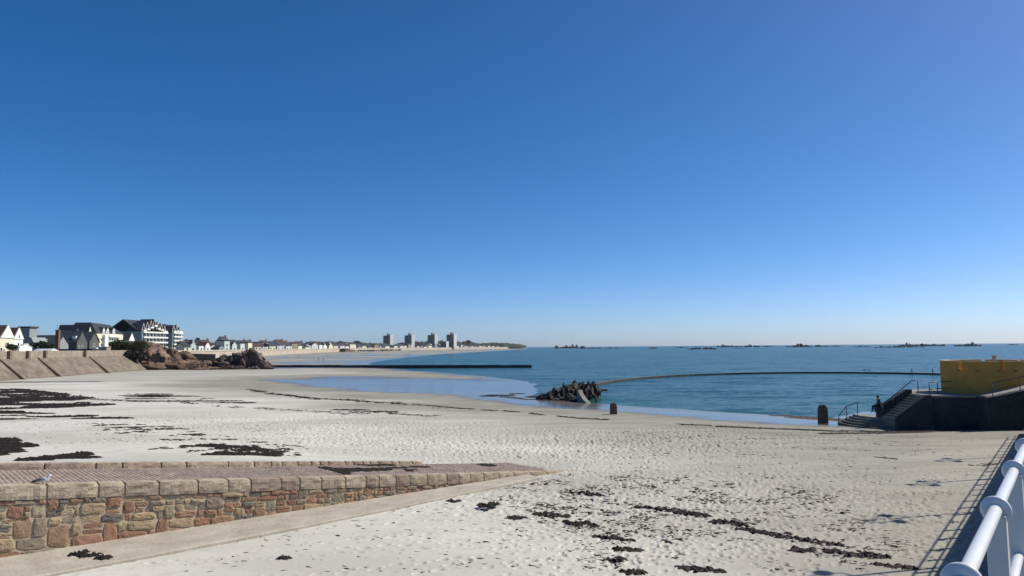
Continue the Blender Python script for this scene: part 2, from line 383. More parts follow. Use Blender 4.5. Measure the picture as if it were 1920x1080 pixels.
def frame(px, Y, z=LAND_Z, rz=0):
    x = (px-960)/FPX*Y
    return Matrix.Translation((x, Y, z)) @ Matrix.Rotation(rz, 4, 'Z')
class Loc:                                  # builds parts in a local frame: +x seaward, y along the front, z up
    def __init__(s, root, m): s.r = root; s.m = m
    def box(s, name, mt, x0, x1, y0, y1, z0, z1, parent=None):
        return MB().box(x0, x1, y0, y1, z0, z1, s.m).build(name, M(mt), parent or s.r)
    def poly(s, name, mt, v, f, parent=None):
        return MB().add([s.m @ Vector(p) for p in v], f).build(name, M(mt), parent or s.r)
    def gable_roof_x(s, name, mt, x0, x1, y0, y1, ze, zr, t=.25, parent=None):   # ridge along x
        ym = (y0+y1)/2
        v = []
        for x in (x0, x1): v += [(x,y0,ze),(x,ym,zr),(x,y1,ze),(x,y0,ze+t),(x,ym,zr+t),(x,y1,ze+t)]
        f = [(0,1,4,3),(1,2,5,4),(6,9,10,7),(7,10,11,8),(3,4,10,9),(4,5,11,10),(0,6,7,1),(1,7,8,2),(0,3,9,6),(2,8,11,5)]
        return s.poly(name, mt, v, f, parent)
    def gable_roof_y(s, name, mt, x0, x1, y0, y1, ze, zr, t=.25, parent=None):
        xm = (x0+x1)/2
        v = []
        for y in (y0, y1): v += [(x0,y,ze),(xm,y,zr),(x1,y,ze),(x0,y,ze+t),(xm,y,zr+t),(x1,y,ze+t)]
        f = [(0,1,4,3),(1,2,5,4),(6,9,10,7),(7,10,11,8),(3,4,10,9),(4,5,11,10),(0,6,7,1),(1,7,8,2),(0,3,9,6),(2,8,11,5)]
        return s.poly(name, mt, v, f, parent)
    def gable_wall_x(s, name, mt, x0, x1, y0, y1, z0, ze, zr, parent=None):      # walls with gables at the x ends
        ym = (y0+y1)/2; v = []
        for x in (x0, x1): v += [(x,y0,z0),(x,y1,z0),(x,y1,ze),(x,ym,zr),(x,y0,ze)]
        return s.poly(name, mt, v, [(0,1,2,3,4),(9,8,7,6,5),(0,5,6,1),(1,6,7,2),(2,7,8,3),(3,8,9,4),(4,9,5,0)], parent)
    def gable_wall_y(s, name, mt, x0, x1, y0, y1, z0, ze, zr, parent=None):
        xm = (x0+x1)/2; v = []
        for y in (y0, y1): v += [(x0,y,z0),(x1,y,z0),(x1,y,ze),(xm,y,zr),(x0,y,ze)]
        return s.poly(name, mt, v, [(0,1,2,3,4),(9,8,7,6,5),(0,5,6,1),(1,6,7,2),(2,7,8,3),(3,8,9,4),(4,9,5,0)], parent)
    def window_x(s, x, y, z, wd, ht, fr='white_render', parent=None):            # window in a wall that faces +x
        wnd = s.box('window', fr, x-.05, x+.06, y-wd/2, y+wd/2, z, z+ht, parent)
        s.box('pane', 'window_glass', x+.0, x+.075, y-wd/2+.12, y+wd/2-.12, z+.12, z+ht-.12, wnd); return wnd
    def window_y(s, y, x, z, wd, ht, fr='white_render', parent=None):            # window in a wall that faces -y
        wnd = s.box('window', fr, x-wd/2, x+wd/2, y-.06, y+.05, z, z+ht, parent)
        s.box('pane', 'window_glass', x-wd/2+.12, x+wd/2-.12, y-.075, y, z+.12, z+ht-.12, wnd); return wnd
def house(name, label, px, Y, rz=0, z=LAND_Z, group=None):
    m_ = frame(px, Y, z, rz); t = thing(name, label, 'house', m_.translation, group); return Loc(t, m_)

# --- seafront houses above the left sea wall
L = house('seafront_house', 'cream house with brown tiled roof and white gable at the end of the row', 14, 265)
L.gable_wall_x('wall', 'cream_render', -14, 0, -3.4, 3.4, 0, 6.6, 10.6); L.gable_roof_x('roof', 'brown_tile', -14.2, -.15, -3.9, 3.9, 6.1, 10.7)
L.poly('gable_board', 'white_render', [(.05,-3.6,6.3),(.05,3.6,6.3),(.05,0,11.0),(.3,-3.6,6.3),(.3,3.6,6.3),(.3,0,11.0)], [(0,1,2),(3,5,4),(0,3,4,1),(1,4,5,2),(2,5,3,0)])
L.box('bay', 'cream_render', -5, 1.2, -5.6, -3.4, 0, 6.0); L.window_x(.32, 0, 3.2, 1.4, 1.6); L.window_x(.02, -1.6, .8, 1.1, 1.7); L.window_y(-5.6, -1.2, .9, 1.5, 2); L.window_y(-5.6, -3.6, .9, 1.2, 2); L.window_x(1.2, -4.5, .9, 1.1, 2)
L = house('seafront_house', 'narrow white house with brown roof and pointed gable beside the cream house', 35, 272)
L.gable_wall_x('wall', 'white_render', -12, 0, -2.7, 2.7, 0, 6.2, 9.8); L.gable_roof_x('roof', 'brown_tile', -12.2, -.15, -3.1, 3.1, 5.9, 10.0)
L.poly('gable_board', 'white_render', [(.05,-2.9,5.9),(.05,2.9,5.9),(.05,0,10.3),(.3,-2.9,5.9),(.3,2.9,5.9),(.3,0,10.3)], [(0,1,2),(3,5,4),(0,3,4,1),(1,4,5,2),(2,5,3,0)])
L.window_x(.32, 0, 6.3, .8, 1.2); L.window_x(.02, .2, 3.2, 1.2, 1.5); L.box('terrace', 'white_render', .1, 4.5, -3.2, 3.2, 0, 1.3); L.box('bay', 'white_render', .06, 2.2, -2.4, 2.0, 1.3, 3.6)
L = house('garden_annex', 'low flat white annex beside the narrow white house', 54, 276)
L.box('wall', 'white_render', -4, 0, -2.4, 2.4, 0, 4.0); L.box('roof', 'white_render', -4.2, .2, -2.6, 2.6, 4.0, 4.3)
L = house('grey_hall', 'tall grey green hall with square chimney tower and dark cap', 60, 300)
L.poly('wall', 'grey_render', [(-2.5,-4,0),(6,-4,0),(2.4,-4,7.0),(-2.5,-4,7.0),(-2.5,5,0),(6,5,0),(2.4,5,7.0),(-2.5,5,7.0)], [(0,1,2,3),(7,6,5,4),(0,4,5,1),(1,5,6,2),(2,6,7,3),(3,7,4,0)])
tw = L.box('tower', 'grey_render', -2.4, 1.8, -4.2, .5, 7.0, 10.8); L.box('cap', 'slate', -2.8, 2.2, -4.6, .9, 10.8, 11.4, tw); L.box('corner_strip', 'white_render', -2.7, -2.5, -4.2, -3.9, 0, 7)
L = house('seafront_house', 'long low grey house with dark slate roof beside the brick chimney', 92, 310)
L.gable_wall_x('wall', 'grey_render', -6, 6, -4, 4, 0, 4.2, 7.6); L.gable_roof_x('roof', 'slate', -6.4, 6.4, -4.4, 4.4, 4.0, 7.9)
L.box('skylight', 'pale_and_sunlit', -.8, .8, -2.6, -1.4, 6.0, 6.5)
for x in (-4, -1.4, 1.4): L.window_y(-4, x, 1.5, 1.3, 1.5)
L = house('brick_chimney', 'tall brown brick chimney standing between the slate roofs', 109, 296); L.r['category'] = 'chimney'
L.box('shaft', 'brick', -.65, .65, -.65, .65, 0, 9.6); L.box('cap', 'brick', -.75, .75, -.75, .75, 9.6, 9.9); MB().tube([L.m @ Vector((-.4,0,9.9)), L.m @ Vector((-.4,0,12.2))], .05, 6).build('aerial', M('timber_dark'), L.r)
L = house('seafront_house', 'dark house with steep black slate roof and broken ridge line', 140, 330)
L.gable_wall_x('wall', 'dark_render', -6.5, 3.6, -4, 4, 0, 5.4, 10); L.gable_roof_x('roof', 'slate', -6.9, 3.9, -4.5, 4.5, 5.0, 10.3)
L.box('dormer', 'white_render', 1.0, 2.6, -3.4, -1.6, 6.6, 8.0); L.box('chimney', 'brick', -.2, 1, 0, 1, 9.4, 11.2); L.window_x(3.6, 0, 2.2, 1.4, 1.5); L.window_x(3.6, -2.4, 2.2, 1, 1.5)
L = house('seafront_house', 'dark slate roofed house with white porch between black roof and guest house', 168, 345)
L.gable_wall_x('wall', 'dark_render', -5, 2.4, -4, 4, 0, 5.6, 9.8); L.gable_roof_x('roof', 'slate', -5.3, 2.7, -4.5, 4.5, 5.2, 10.1); L.box('porch', 'white_render', 2.4, 4.2, -1.6, 1.6, 0, 2.8); L.window_x(2.4, 0, 3.3, 1.4, 1.4)
# guest house: storeys with balconies and dormers
L = house('guest_house', 'cream guest house with stacked balconies and dark mansard roof', 211, 400)
L.box('wall', 'cream_render', -16, 0, -15, 11, 0, 10.4)
L.poly('roof', 'slate', [(-16.4,-15.4,10.4),(.2,-15.4,10.4),(.2,11.4,10.4),(-16.4,11.4,10.4),(-13,-12,16.2),(-5,-12,16.2),(-5,6,15.4),(-13,6,15.4)], [(0,3,2,1),(4,5,6,7),(0,1,5,4),(1,2,6,5),(2,3,7,6),(3,0,4,7)])
for k, z in enumerate((2.9, 5.7, 8.5)):
    b = L.box('balcony', 'white_render', 0, 1.6, -5.5, 7, z, z+.95)
    for y in (-4.6,-2.2,.2,2.6,5): L.window_x(.02, y, z-2.1, 1.6, 1.7)
    for y in (-13.2,-10.4,-7.4): L.window_x(.02, y, z-2.0, 1.3, 1.6)
L.box('bay', 'white_render', 0, 1.4, -9.6, -6.2, 0, 9.8)
for y in (-8.5, -4.8, 1.2):
    d_ = L.gable_wall_x('dormer', 'white_render', -3, .1, y-1.2, y+1.2, 10.4, 11.8, 13.6); L.gable_roof_x('dormer_roof', 'slate', -3.2, 0, y-1.5, y+1.5, 11.6, 13.7, .15, d_); L.window_x(.12, y, 10.8, 1, 1.1, parent=d_)
L.gable_roof_x('wing_roof', 'slate', -18, -2, -20, -14.9, 8.5, 14.6); L.gable_wall_x('wing_wall', 'cream_render', -17.8, -2.2, -19.6, -15.02, 0, 8.4, 13.8)
L = house('seafront_house', 'small white house with single pointed gable between guest house and apartments', 248, 430)
L.gable_wall_x('wall', 'white_render', -10, 0, -3, 3, 0, 7.6, 11.4); L.gable_roof_x('roof', 'slate', -10.2, -.1, -3.4, 3.4, 7.2, 11.4); L.box('porch', 'white_render', 0, 2.5, -2.5, 5.5, 0, 4.4); L.window_x(.02, 0, 5, 1.3, 1.5)
# apartment block with a row of gables
def apartments(name, label, px, Y, bays, heights, storeys, eave, deep, rzb):
    L = house(name, label, px, Y); bw = 4.7; n = bays; y0 = -n*bw/2
    L.r['category'] = 'apartment block'
    L.box('wall', 'grey_render', -deep, 0, y0, -y0, 0, eave)
    L.gable_roof_y('roof', 'slate', -deep-.4, -1.2, y0-.3, -y0+.3, eave-.2, rzb)
    for b in range(n):
        yc = y0+bw*(b+.5); hz = heights[b]
        g = L.gable_wall_x('gable', 'timber_dark', -7, -.4, yc-bw*.36, yc+bw*.36, eave, hz-3.6, hz-.3)
        L.gable_roof_x('gable_roof', 'slate', -9, .05, yc-bw*.47, yc+bw*.47, hz-4.2, hz, .2, g)
        for s_ in (-1, 1):
            L.poly('barge_board', 'white_render', [(.06,yc+s_*bw*.47,hz-4.3),(.06,yc,hz),(.06,yc,hz+.45),(.06,yc+s_*bw*.53,hz-4.3),(.26,yc+s_*bw*.47,hz-4.3),(.26,yc,hz),(.26,yc,hz+.45),(.26,yc+s_*bw*.53,hz-4.3)], [(0,1,2,3),(7,6,5,4),(0,4,5,1),(1,5,6,2),(2,6,7,3),(3,7,4,0)], g)
        L.box('top_balcony', 'white_render', -.3, 1.3, yc-bw*.40, yc+bw*.40, eave-.1+max(0, hz-4.6-eave), eave+.9+max(0, hz-4.6-eave), g)
        L.box('pier', 'white_render', 0, .9, y0+bw*b-.16, y0+bw*b+.16, 0, eave)
        for k in range(storeys):
            z = .4+k*(eave-.4)/storeys; L.box('window', 'window_glass', 0, .05, yc-bw*.34, yc+bw*.34, z+.2, z+(eave-.4)/storeys-.5)
    for k in range(storeys): z = .4+(k+1)*(eave-.4)/storeys; L.box('balcony', 'white_render', .9, 1.75, y0+.2, -y0-.2, z-1.0, z)
    for k in range(3): L.window_y(y0, -4-4*k, 3.5, 1.2, 1.4); L.window_y(y0, -4-4*k, 7, 1.2, 1.4)
    return L
apartments('apartment_block', 'large white balconied apartment block with seven pointed gables and black roof', 289, 480, 7, [18.0,18.8,20,21.2,19.4,18.6,17.4], 4, 13.2, 22, 20.6)
apartments('apartment_block', 'smaller white balconied apartment block with three pointed gables beside the large one', 331, 520, 3, [18.2,18.6,17.0], 5, 13.6, 20, 19.4)
L = house('beach_building', 'low dark flat roofed building behind the sea wall', 140, 250); L.r['category'] = 'building'
L.box('wall', 'dark_render', -8, 7.5, -3, 3, -.5, 1.85); L.box('roof', 'slate', -8.3, 7.8, -3.3, 3.3, 1.85, 2.2); L.box('sign', 'white_render', 5.6, 7.3, -3.16, -3.02, .3, 1.3)
for x in (-6,-3.4,-.8,2): L.window_y(-3, x, .3, 1.6, 1.1, 'timber_dark')
L = house('beach_kiosk', 'low grey kiosk with pale roof on the sea wall', 88, 225); L.r['category'] = 'kiosk'
L.poly('roof', 'pale_and_sunlit', [(-3,-2,1.55),(3,-2,1.55),(3,2,1.55),(-3,2,1.55),(-2.2,-.6,2.3),(2.2,-.6,2.3),(2.2,.6,2.3),(-2.2,.6,2.3)], [(0,3,2,1),(4,5,6,7),(0,1,5,4),(1,2,6,5),(2,3,7,6),(3,0,4,7)]); L.box('wall', 'grey_render', -2.7, 2.7, -1.7, 1.7, 0, 1.55)
L = house('stone_hut', 'square stone hut on the wall beside the bush', 198, 236); L.r['category'] = 'hut'
L.box('wall', 'stone_render', -1.4, 1.2, -1.2, 1.2, -.4, 2.6); L.box('roof', 'stone_render', -1.5, 1.3, -1.3, 1.3, 2.6, 2.8)

# --- far houses round the bay
coast_px = [960+FPX*x/y for x, y in coast[3:]]; coast_d = [y for x, y in coast[3:]]
def bay_depth(px): return float(np.interp(px, coast_px[:7]+[coast_px[7]], coast_d[:8]))
pal = [('white_render','white'),('white_render','white'),('cream_render','cream'),('white_render','white'),('stone_render','stone'),('pale_green_render','pale green'),('white_render','white'),('cream_render','cream'),('grey_render','grey')]
def far_house(px, Y, wpx, hpx, wallm, wname, roof, orient, windows):
    k = Y/FPX; wd = wpx*k; ht = hpx*k
    sect = 'in the row behind the headland rock' if px < 500 else ('behind the far beach' if px < 700 else ('below the tower blocks' if px < 870 else 'on the low far point'))
    kind = {'gx': 'gable fronted', 'gy': 'pitched roofed', 'flat': 'flat roofed'}[orient]
    size = 'tall' if ht > 9.5 else ('low' if ht < 6 else 'mid height')
    L = house('far_house', f'{size} {wname} {kind} house {sect}', px, Y, R(rng.uniform(-40, -12)), group='houses round the bay')
    e = ht*.62; dp = min(12, max(7, wd*.9)); hw = wd/2
    if orient == 'flat':
        L.box('wall', wallm, -dp, 0, -hw, hw, 0, ht*.92); L.box('roof', roof, -dp-.3, .3, -hw-.3, hw+.3, ht*.92, ht)
    elif orient == 'gx':
        L.gable_wall_x('wall', wallm, -dp, 0, -hw, hw, 0, e, ht-.3); L.gable_roof_x('roof', roof, -dp-.3, -.1, -hw-.4, hw+.4, e-.3, ht-.2, .35)
    else:
        L.gable_wall_y('wall', wallm, -dp, 0, -hw, hw, 0, e, ht-.3); L.gable_roof_y('roof', roof, -dp-.5, .5, -hw-.3, hw+.3, e-.3, ht-.2, .35); 
        if rng.random() < .6: L.box('chimney', 'brick', -dp/2-.5, -dp/2+.5, hw-1.2, hw-.2, ht-1, ht+1.2)
    if windows:
        for zz in ([1.0, 3.8] if e > 5 else [1.0]):
            for q in range(max(1, int(wd/3.2))): L.window_x(.02, -hw+(q+.5)*wd/max(1, int(wd/3.2)), zz, 1.5, 1.6)
px = 352.0
while px < 985:
    dY = bay_depth(px); Y = dY+rng.uniform(14, 45); k = Y/FPX
    big = px < 500
    wm = rng.uniform(7, 13) if big else rng.uniform(9, 20)
    hm = rng.uniform(4, 6.5) if px < 425 else (rng.uniform(6.5, 9.5) if px < 480 else rng.uniform(6, 10.5))
    if px > 880: hm = rng.uniform(5, 8)
    wpx = min(wm/k, 14); p = rng.choice(pal)
    if 420 < px < 480: p = rng.choice([pal[5], pal[0], pal[2], pal[0]])
    far_house(px, Y, wpx, hm/k, p[0], p[1], rng.choice(['slate','slate','slate','brown_tile']) if px < 900 else 'slate', rng.choice(['gx','gx','gy','flat'] if px < 480 else ['gx','gy','gy','flat']), px < 560)
    if rng.random() < .95 and px < 920:
        far_house(px+rng.uniform(-3, 3), Y+rng.uniform(35, 70), wpx*rng.uniform(.8, 1.3), hm*rng.uniform(1.05, 1.3)/k, *rng.choice(pal), rng.choice(['slate','slate','brown_tile']), rng.choice(['gx','gy','gy']), False)
    px += wpx*rng.uniform(.7, 1.15)
# --- tower blocks
for i, (px, top) in enumerate([(728.5,626),(768.5,625.5),(811.5,625),(847,624)]):
    Y = 2080 if i < 3 else 2060; k = Y/FPX; m_ = frame(px, Y)
    zt = H+((652-(px-700)*.0078)-top)*k-LAND_Z
    m_ = m_ @ Matrix.Rotation(R(-24), 4, 'Z')
    lab = ['furthest of the four from the brown block', 'second furthest of the four from the brown block', 'directly inland of the brown block', 'at the seaward end overlapping the brown block'][i]
    t = thing('tower_block', 'tall grey residential tower '+lab, 'tower block', m_.translation, 'four tower blocks across the bay'); L = Loc(t, m_)
    L.box('wing', 'tower_grey', -13, -5.5, -8, 8, 0, zt-5); L.box('core', 'tower_grey', -5.5, -1.5, -4, 8, 0, zt-9); L.box('lift_tower', 'tower_grey', -2.6, 1.4, -6.5, 6, 0, zt+1); L.box('wing', 'tower_grey', 1.4, 9.5, -8, 8, 0, zt-4)
    L.box('lit_tone_end_wall', 'pale_and_sunlit', 9.5, 10.2, -8.1, 8.1, 0, zt-3.6)  # sunlit side put into the colour, far paler than the grey faces
    for f_ in range(12):
        z = 3+f_*2.8
        if z < zt-8:
            L.box('window_band', 'window_glass', -12.4, -6.2, -8.12, -8.02, z, z+1.3); L.box('window_band', 'window_glass', 2.2, 8.8, -8.12, -8.02, z, z+1.3)
m_ = frame(833, 2030, rz=R(-24)); t = thing('office_block', 'lower brown block standing between two tower blocks', 'building', m_.translation); L = Loc(t, m_)
L.box('wall', 'brick', -9, 8.5, -7, 7, 0, 17.5); L.box('lit_tone_end_wall', 'pale_and_sunlit', 8.5, 9.3, -7.1, 7.1, 0, 17.8); L.box('stair_tower', 'brick', -8.6, -4.5, -6, 0, 17.5, 21)  # sun on this end painted in by a paler wall colour
for f_ in range(5): L.box('window_band', 'window_glass', -8, 7.5, -7.12, -7.02, 2+f_*3, 3.4+f_*3)
L = house('red_boathouse', 'dark red block at the foot of the far sea wall', 646, 1230, R(-30), 0); L.r['category'] = 'boathouse'
x0 = 0; L.box('wall', 'brick', -6, 8, -6, 6, -.5, 4.2); L.gable_roof_y('roof', 'brown_tile', -6.3, 8.3, -6.3, 6.3, 4.2, 5.6)

# --- wooded rises behind the town
def ridge(name, label, pts, seed, thick):        # pts: (px, Y, top y in photo)
    V = []; F = []; xs = np.linspace(pts[0][0], pts[-1][0], int((pts[-1][0]-pts[0][0])/1.3)+8)
    Ys = np.interp(xs, [p[0] for p in pts], [p[1] for p in pts]); ty = np.interp(xs, [p[0] for p in pts], [p[2] for p in pts])
    nk = 9
    for i, (px, Y) in enumerate(zip(xs, Ys)):
        zt = D(px, ty[i], Y).z
        for k in range(nk):
            a = math.pi*k/(nk-1); rz = (zt-LAND_Z+1)*(0.75+.5*float(fbm(np.array([px*.33]), np.array([k*.9]), seed)[0]))
            yy = Y-math.cos(a)*thick; V.append(((px-960)/FPX*yy, yy, LAND_Z-1+math.sin(a)**.7*rz))
    for i in range(len(xs)-1):
        for k in range(nk-1): F.append((i*nk+k, (i+1)*nk+k, (i+1)*nk+k+1, i*nk+k+1))
    o = link(name, mesh_np(name, V, F), mat('far_wood', (.045,.052,.035), (.022,.028,.018), .08, .95, 1, .25, 2)); tag(o, label, 'trees', kind='stuff')
ridge('wooded_rise', 'dark wooded rise behind the houses past the apartments', [(338,700,650),(346,700,637),(370,720,638),(392,760,641),(420,800,646),(434,800,650)], 5, 22)
ridge('wooded_rise', 'distant tree line behind the white houses of the bay', [(560,1500,648),(575,1500,641),(600,1550,640.5),(640,1650,641),(690,1750,643),(722,1900,644),(740,2000,648)], 6, 60)
ridge('wooded_rise', 'low tree line behind the tower blocks', [(736,2300,646),(760,2300,641),(800,2300,640),(850,2400,640),(880,2500,641)], 8, 60)
ridge('wooded_rise', 'low wooded point ending the far side of the bay', [(868,2450,640),(880,2450,639),(895,2450,644),(920,2500,642.5),(945,2500,643),(970,2550,645),(986,2600,648)], 9, 50)

# ------------------------------------------------------------------ rocks
def boulder(c, s, seed, cuts=3, amp=.10, n=16, peak=0):
    r = random.Random(seed); bm = bmesh.new()
    for _ in range(n):
        u = r.uniform(-1, 1); a = r.uniform(0, 6.283); q = math.sqrt(1-u*u); k = r.uniform(.75, 1.1)
        p = Vector((q*math.cos(a)*k, q*math.sin(a)*k, u*k)); 
        if peak: p.x *= 1-.5*max(0, p.z)*peak; p.y *= 1-.5*max(0, p.z)*peak
        bm.verts.new(p)
    res = bmesh.ops.convex_hull(bm, input=bm.verts)
    bmesh.ops.delete(bm, geom=[g for g in res['geom_interior'] if isinstance(g, bmesh.types.BMVert)], context='VERTS')
    bmesh.ops.subdivide_edges(bm, edges=bm.edges, cuts=cuts, use_grid_fill=True)
    bmesh.ops.triangulate(bm, faces=bm.faces); bm.normal_update()
    co = np.array([v.co for v in bm.verts]); f1 = fbm(co[:, 0]*3+seed, co[:, 1]*3+co[:, 2]*2.3, seed, 4)-.47
    f2 = np.abs(fbm(co[:, 0]*1.4+seed*3, co[:, 2]*1.0+co[:, 1]*1.7, seed+5, 2)-.4)
    for v, a, b in zip(list(bm.verts), f1, f2): v.co += v.normal*(a*amp*3-.25*max(0, .10-b)*4*amp)
    rz = r.uniform(0, 6.28); m_ = Matrix.Translation(c) @ Matrix.Rotation(r.uniform(-.25, .25), 4, 'X') @ Matrix.Diagonal((*s, 1)) @ Matrix.Rotation(rz, 4, 'Z')
    bm.transform(m_); me = bpy.data.meshes.new('boulder'); bm.to_mesh(me); bm.free(); return me
RED_ROCK = mat('red_granite', (.225,.15,.10), (.10,.066,.046), .45, .92, .9, 1.6, .15, rnd=.25, dark_below=(.0,1.2,(.075,.052,.038)))
BROWN_ROCK = mat('brown_granite', (.16,.11,.085), (.065,.05,.042), .5, .92, .9, 1.6, .15, rnd=.2, dark_below=(-.2,.8,(.045,.035,.028)))
hl = thing('rocky_headland', 'reddish granite headland rising from the beach below the apartments', 'rock', (-100,245,0))
hl2 = thing('granite_stack', 'brown split granite stack at the seaward end of the headland', 'rock', (-82,240,0))
# (px, py of centre, depth, half sizes)
for i, (px, py, Y, sx, sy, sz) in enumerate([
    (250,678,246,4.2,5,3.0),(262,690,238,4,3,1.6),(285,668,252,6,6,4.3),(300,672,246,4,4,3.6),(318,670,250,5,5,4.0),(338,676,250,5,5,3.2),(352,681,250,5,5,2.4),(370,684,248,5,4,2.0),
    (388,686,246,4,4,1.8),(300,688,238,5,3,1.5),(325,689,237,5,3,1.3),(352,690,236,5,3,1.2),(380,691,236,5,3,1.1),(275,684,240,3,3,2.2),(312,681,242,3,3,2.2),(335,684,240,3,3,1.8),(405,691,236,4,3,1.1),(360,687,240,3,3,1.6),(240,690,240,3,3,1.6),(272,655,262,6,5,3.4),(300,657,262,5,5,3.0)]):
    link('boulder', boulder(D(px, py, Y), (sx, sy, sz), 100+i, 4, .20, 13), RED_ROCK, hl)
for i, (px, py, Y, sx, sy, sz, pk) in enumerate([
    (415,673,246,3.8,4,3.2,0),(432,676,245,4.2,4,3.4,0),(448,674,243,3.6,3.5,3.8,0),(462,674,240,2.4,3,4.0,.1),(472,675,239,2.2,3,4.0,.1),(482,675,240,2.0,3,3.7,.1),(495,684,238,2.2,2.5,1.9,.2),(504,690,237,2.0,2,.8,.2),(420,686,238,3.0,2.5,1.8,0),(440,689,236,3.2,2.5,1.0,0),(470,691,236,3,2,.7,0),(405,684,241,2.2,2.2,1.5,0),(456,683,238,1.6,2,2.2,.2)]):
    link('boulder', boulder(D(px, py, Y), (sx, sy, sz), 200+i, 4, .18, 13, pk), BROWN_ROCK, hl2)
# garden wall between the two rocks
MB().hexa([D(340,682,262),D(404,682,258),D(404,682,259),D(340,682,263),D(340,662.5,262),D(404,664,258),D(404,664,259),D(340,662.5,263)]).build('garden_wall', mat('rust_wall', (.30,.215,.145), (.20,.14,.095), .5, .9, .5, 2, .05))
_r = random.Random(77)
for i in range(60):
    px = _r.uniform(236, 412); ty = float(np.interp(px, [235,250,275,300,320,340,355,380,410], [682,664,652,654,659,668,675,682,685])); f_ = _r.random(); py = ty+(692-ty)*f_
    sz = _r.uniform(.6, 1.9); link('boulder', boulder(D(px, py, 252-14*f_-(2 if px > 330 else 0)), (sz*_r.uniform(.8, 1.6), sz*1.2, sz*_r.uniform(.7, 1.3)), 2000+i, 3, .16, 13, .3), RED_ROCK, hl)
for i in range(26):
    px = _r.uniform(404, 506); ty = float(np.interp(px, [400,415,440,465,485,500,508], [684,664,662,660,662,680,690])); f_ = _r.random(); py = ty+(692-ty)*f_
    sz = _r.uniform(.5, 1.2); link('boulder', boulder(D(px, py, 244-9*f_), (sz, sz*1.2, sz*_r.uniform(.8, 1.8)), 2100+i, 3, .16, 13, .3), BROWN_ROCK, hl2)
tag(bpy.data.objects['garden_wall'], 'rust brown stone wall between headland rock and granite stack', 'wall')

def leaves(name, blobs, n, size, mt, parent=None, seed=1):
    r = np.random.RandomState(seed); tot = sum(b[3]*b[4]*b[5] for b in blobs); VV = []
    for (cx, cy, cz, rx, ry, rz) in blobs:
        k = max(20, int(n*rx*ry*rz/tot)); d = r.normal(size=(k, 3)); d /= np.linalg.norm(d, axis=1)[:, None]; d *= (r.uniform(.55, 1.03, k)**.6)[:, None]
        p = d*np.array([rx, ry, rz])+np.array([cx, cy, cz]); a = r.normal(size=(k, 3)); a /= np.linalg.norm(a, axis=1)[:, None]; b = np.cross(a, r.normal(size=(k, 3))); b /= np.linalg.norm(b, axis=1)[:, None]
        s = (size*r.uniform(.5, 1.3, k))[:, None]
        VV.append(np.stack([p-a*s, p-b*s*.5, p+a*s, p+b*s*.5], 1).reshape(-1, 3))
    V = np.concatenate(VV); F = np.arange(len(V)).reshape(-1, 4); return link(name, mesh_np(name, V, F), mt, parent)
BUSH = mat('bush_leaf', (.105,.115,.045), (.055,.064,.022), .6, .8); BUSH2 = mat('dark_bush_leaf', (.022,.028,.016), (.012,.015,.009), .6, .8)
def bush(name, label, px, py, Y, sx, sz, mt, seed, n=3000, size=.4):
    c = D(px, py, Y); r = random.Random(seed); t = thing(name, label, 'bush', (c.x, c.y, c.z-sz)); bl = []
    for _ in range(9): bl.append((c.x+r.uniform(-.65,.65)*sx, c.y+r.uniform(-1.2,1.2), c.z+r.uniform(-.35,.35)*sz, sx*r.uniform(.28,.45), 2, sz*r.uniform(.45,.7)))
    leaves('foliage', bl, n, size, mt, t, seed)
    for k in range(3): MB().tube([(c.x+(k-1)*sx*.3, c.y, c.z-sz), (c.x+(k-1)*sx*.4, c.y, c.z)], [.16, .06], 6).build('stem', mat('bark', (.08,.06,.045)), t)
bush('seaside_bush', 'wide olive green bush on top of the headland rock', 240, 649, 244, 6.3, 2.4, BUSH, 3, 7000, .32)
bush('seaside_bush', 'dark rounded bush hanging down the rock face', 248, 670, 234, 3.9, 2.7, BUSH2, 4, 5000, .3)
bush('seaside_bush', 'dark hedge between white annex and flat roofed building', 76, 648, 262, 3.6, 1.6, M('hedge'), 5, 2500, .35)
bush('seaside_bush', 'small shrub beside the cream house wall', 20, 652, 255, 1.6, 1.5, M('hedge'), 6, 900, .3)
def far_tree(label, px, py, Y, s, seed):
    c = D(px, py, Y); t = thing('far_tree', label, 'tree', (c.x, c.y, LAND_Z)); r = random.Random(seed)
    MB().tube([(c.x, c.y, LAND_Z), (c.x, c.y, c.z)], [.05*s+.2, .1], 6).build('trunk', M('bark'), t)
    leaves('crown', [(c.x+r.uniform(-.6,.6)*s, c.y+r.uniform(-.5,.5)*s, c.z+r.uniform(-.3,.3)*s, s*.55, s*.55, s*.42) for _ in range(6)], 700, s*.16, MATS['far_wood'], t, seed)
for i, (lb, px, py, Y, s) in enumerate([('single dark tree on the wooded rise past the apartments', 370, 637, 720, 2.6),('round dark tree above the white beach houses', 670, 641, 1700, 7),('dark round tree right of the last tower block', 878, 641, 2350, 8),('small tree between first two tower blocks', 750, 646, 2100, 7),('tree between the slate houses past the stack', 497, 647, 700, 3),('tree behind red boathouse', 636, 643, 1500, 6)]):
    far_tree(lb, px, py, Y, s, 30+i)

ra = thing('rock_armour', 'row of dark boulders at the foot of the far beach wall', 'rocks', D(700, 657, 1380))
for i in range(26):
    px = 652+i*3.9+_r.uniform(-1, 1); Y = 1330+i*6; sz = _r.uniform(1.2, 2.6); c = D(px, 657.6-(px-652)*.022, Y)
    link('boulder', boulder((c.x, c.y, max(-.3, c.z-.5)), (sz*1.6, sz, sz), 2400+i, 2, .18, 11, .2), BROWN_ROCK, ra)
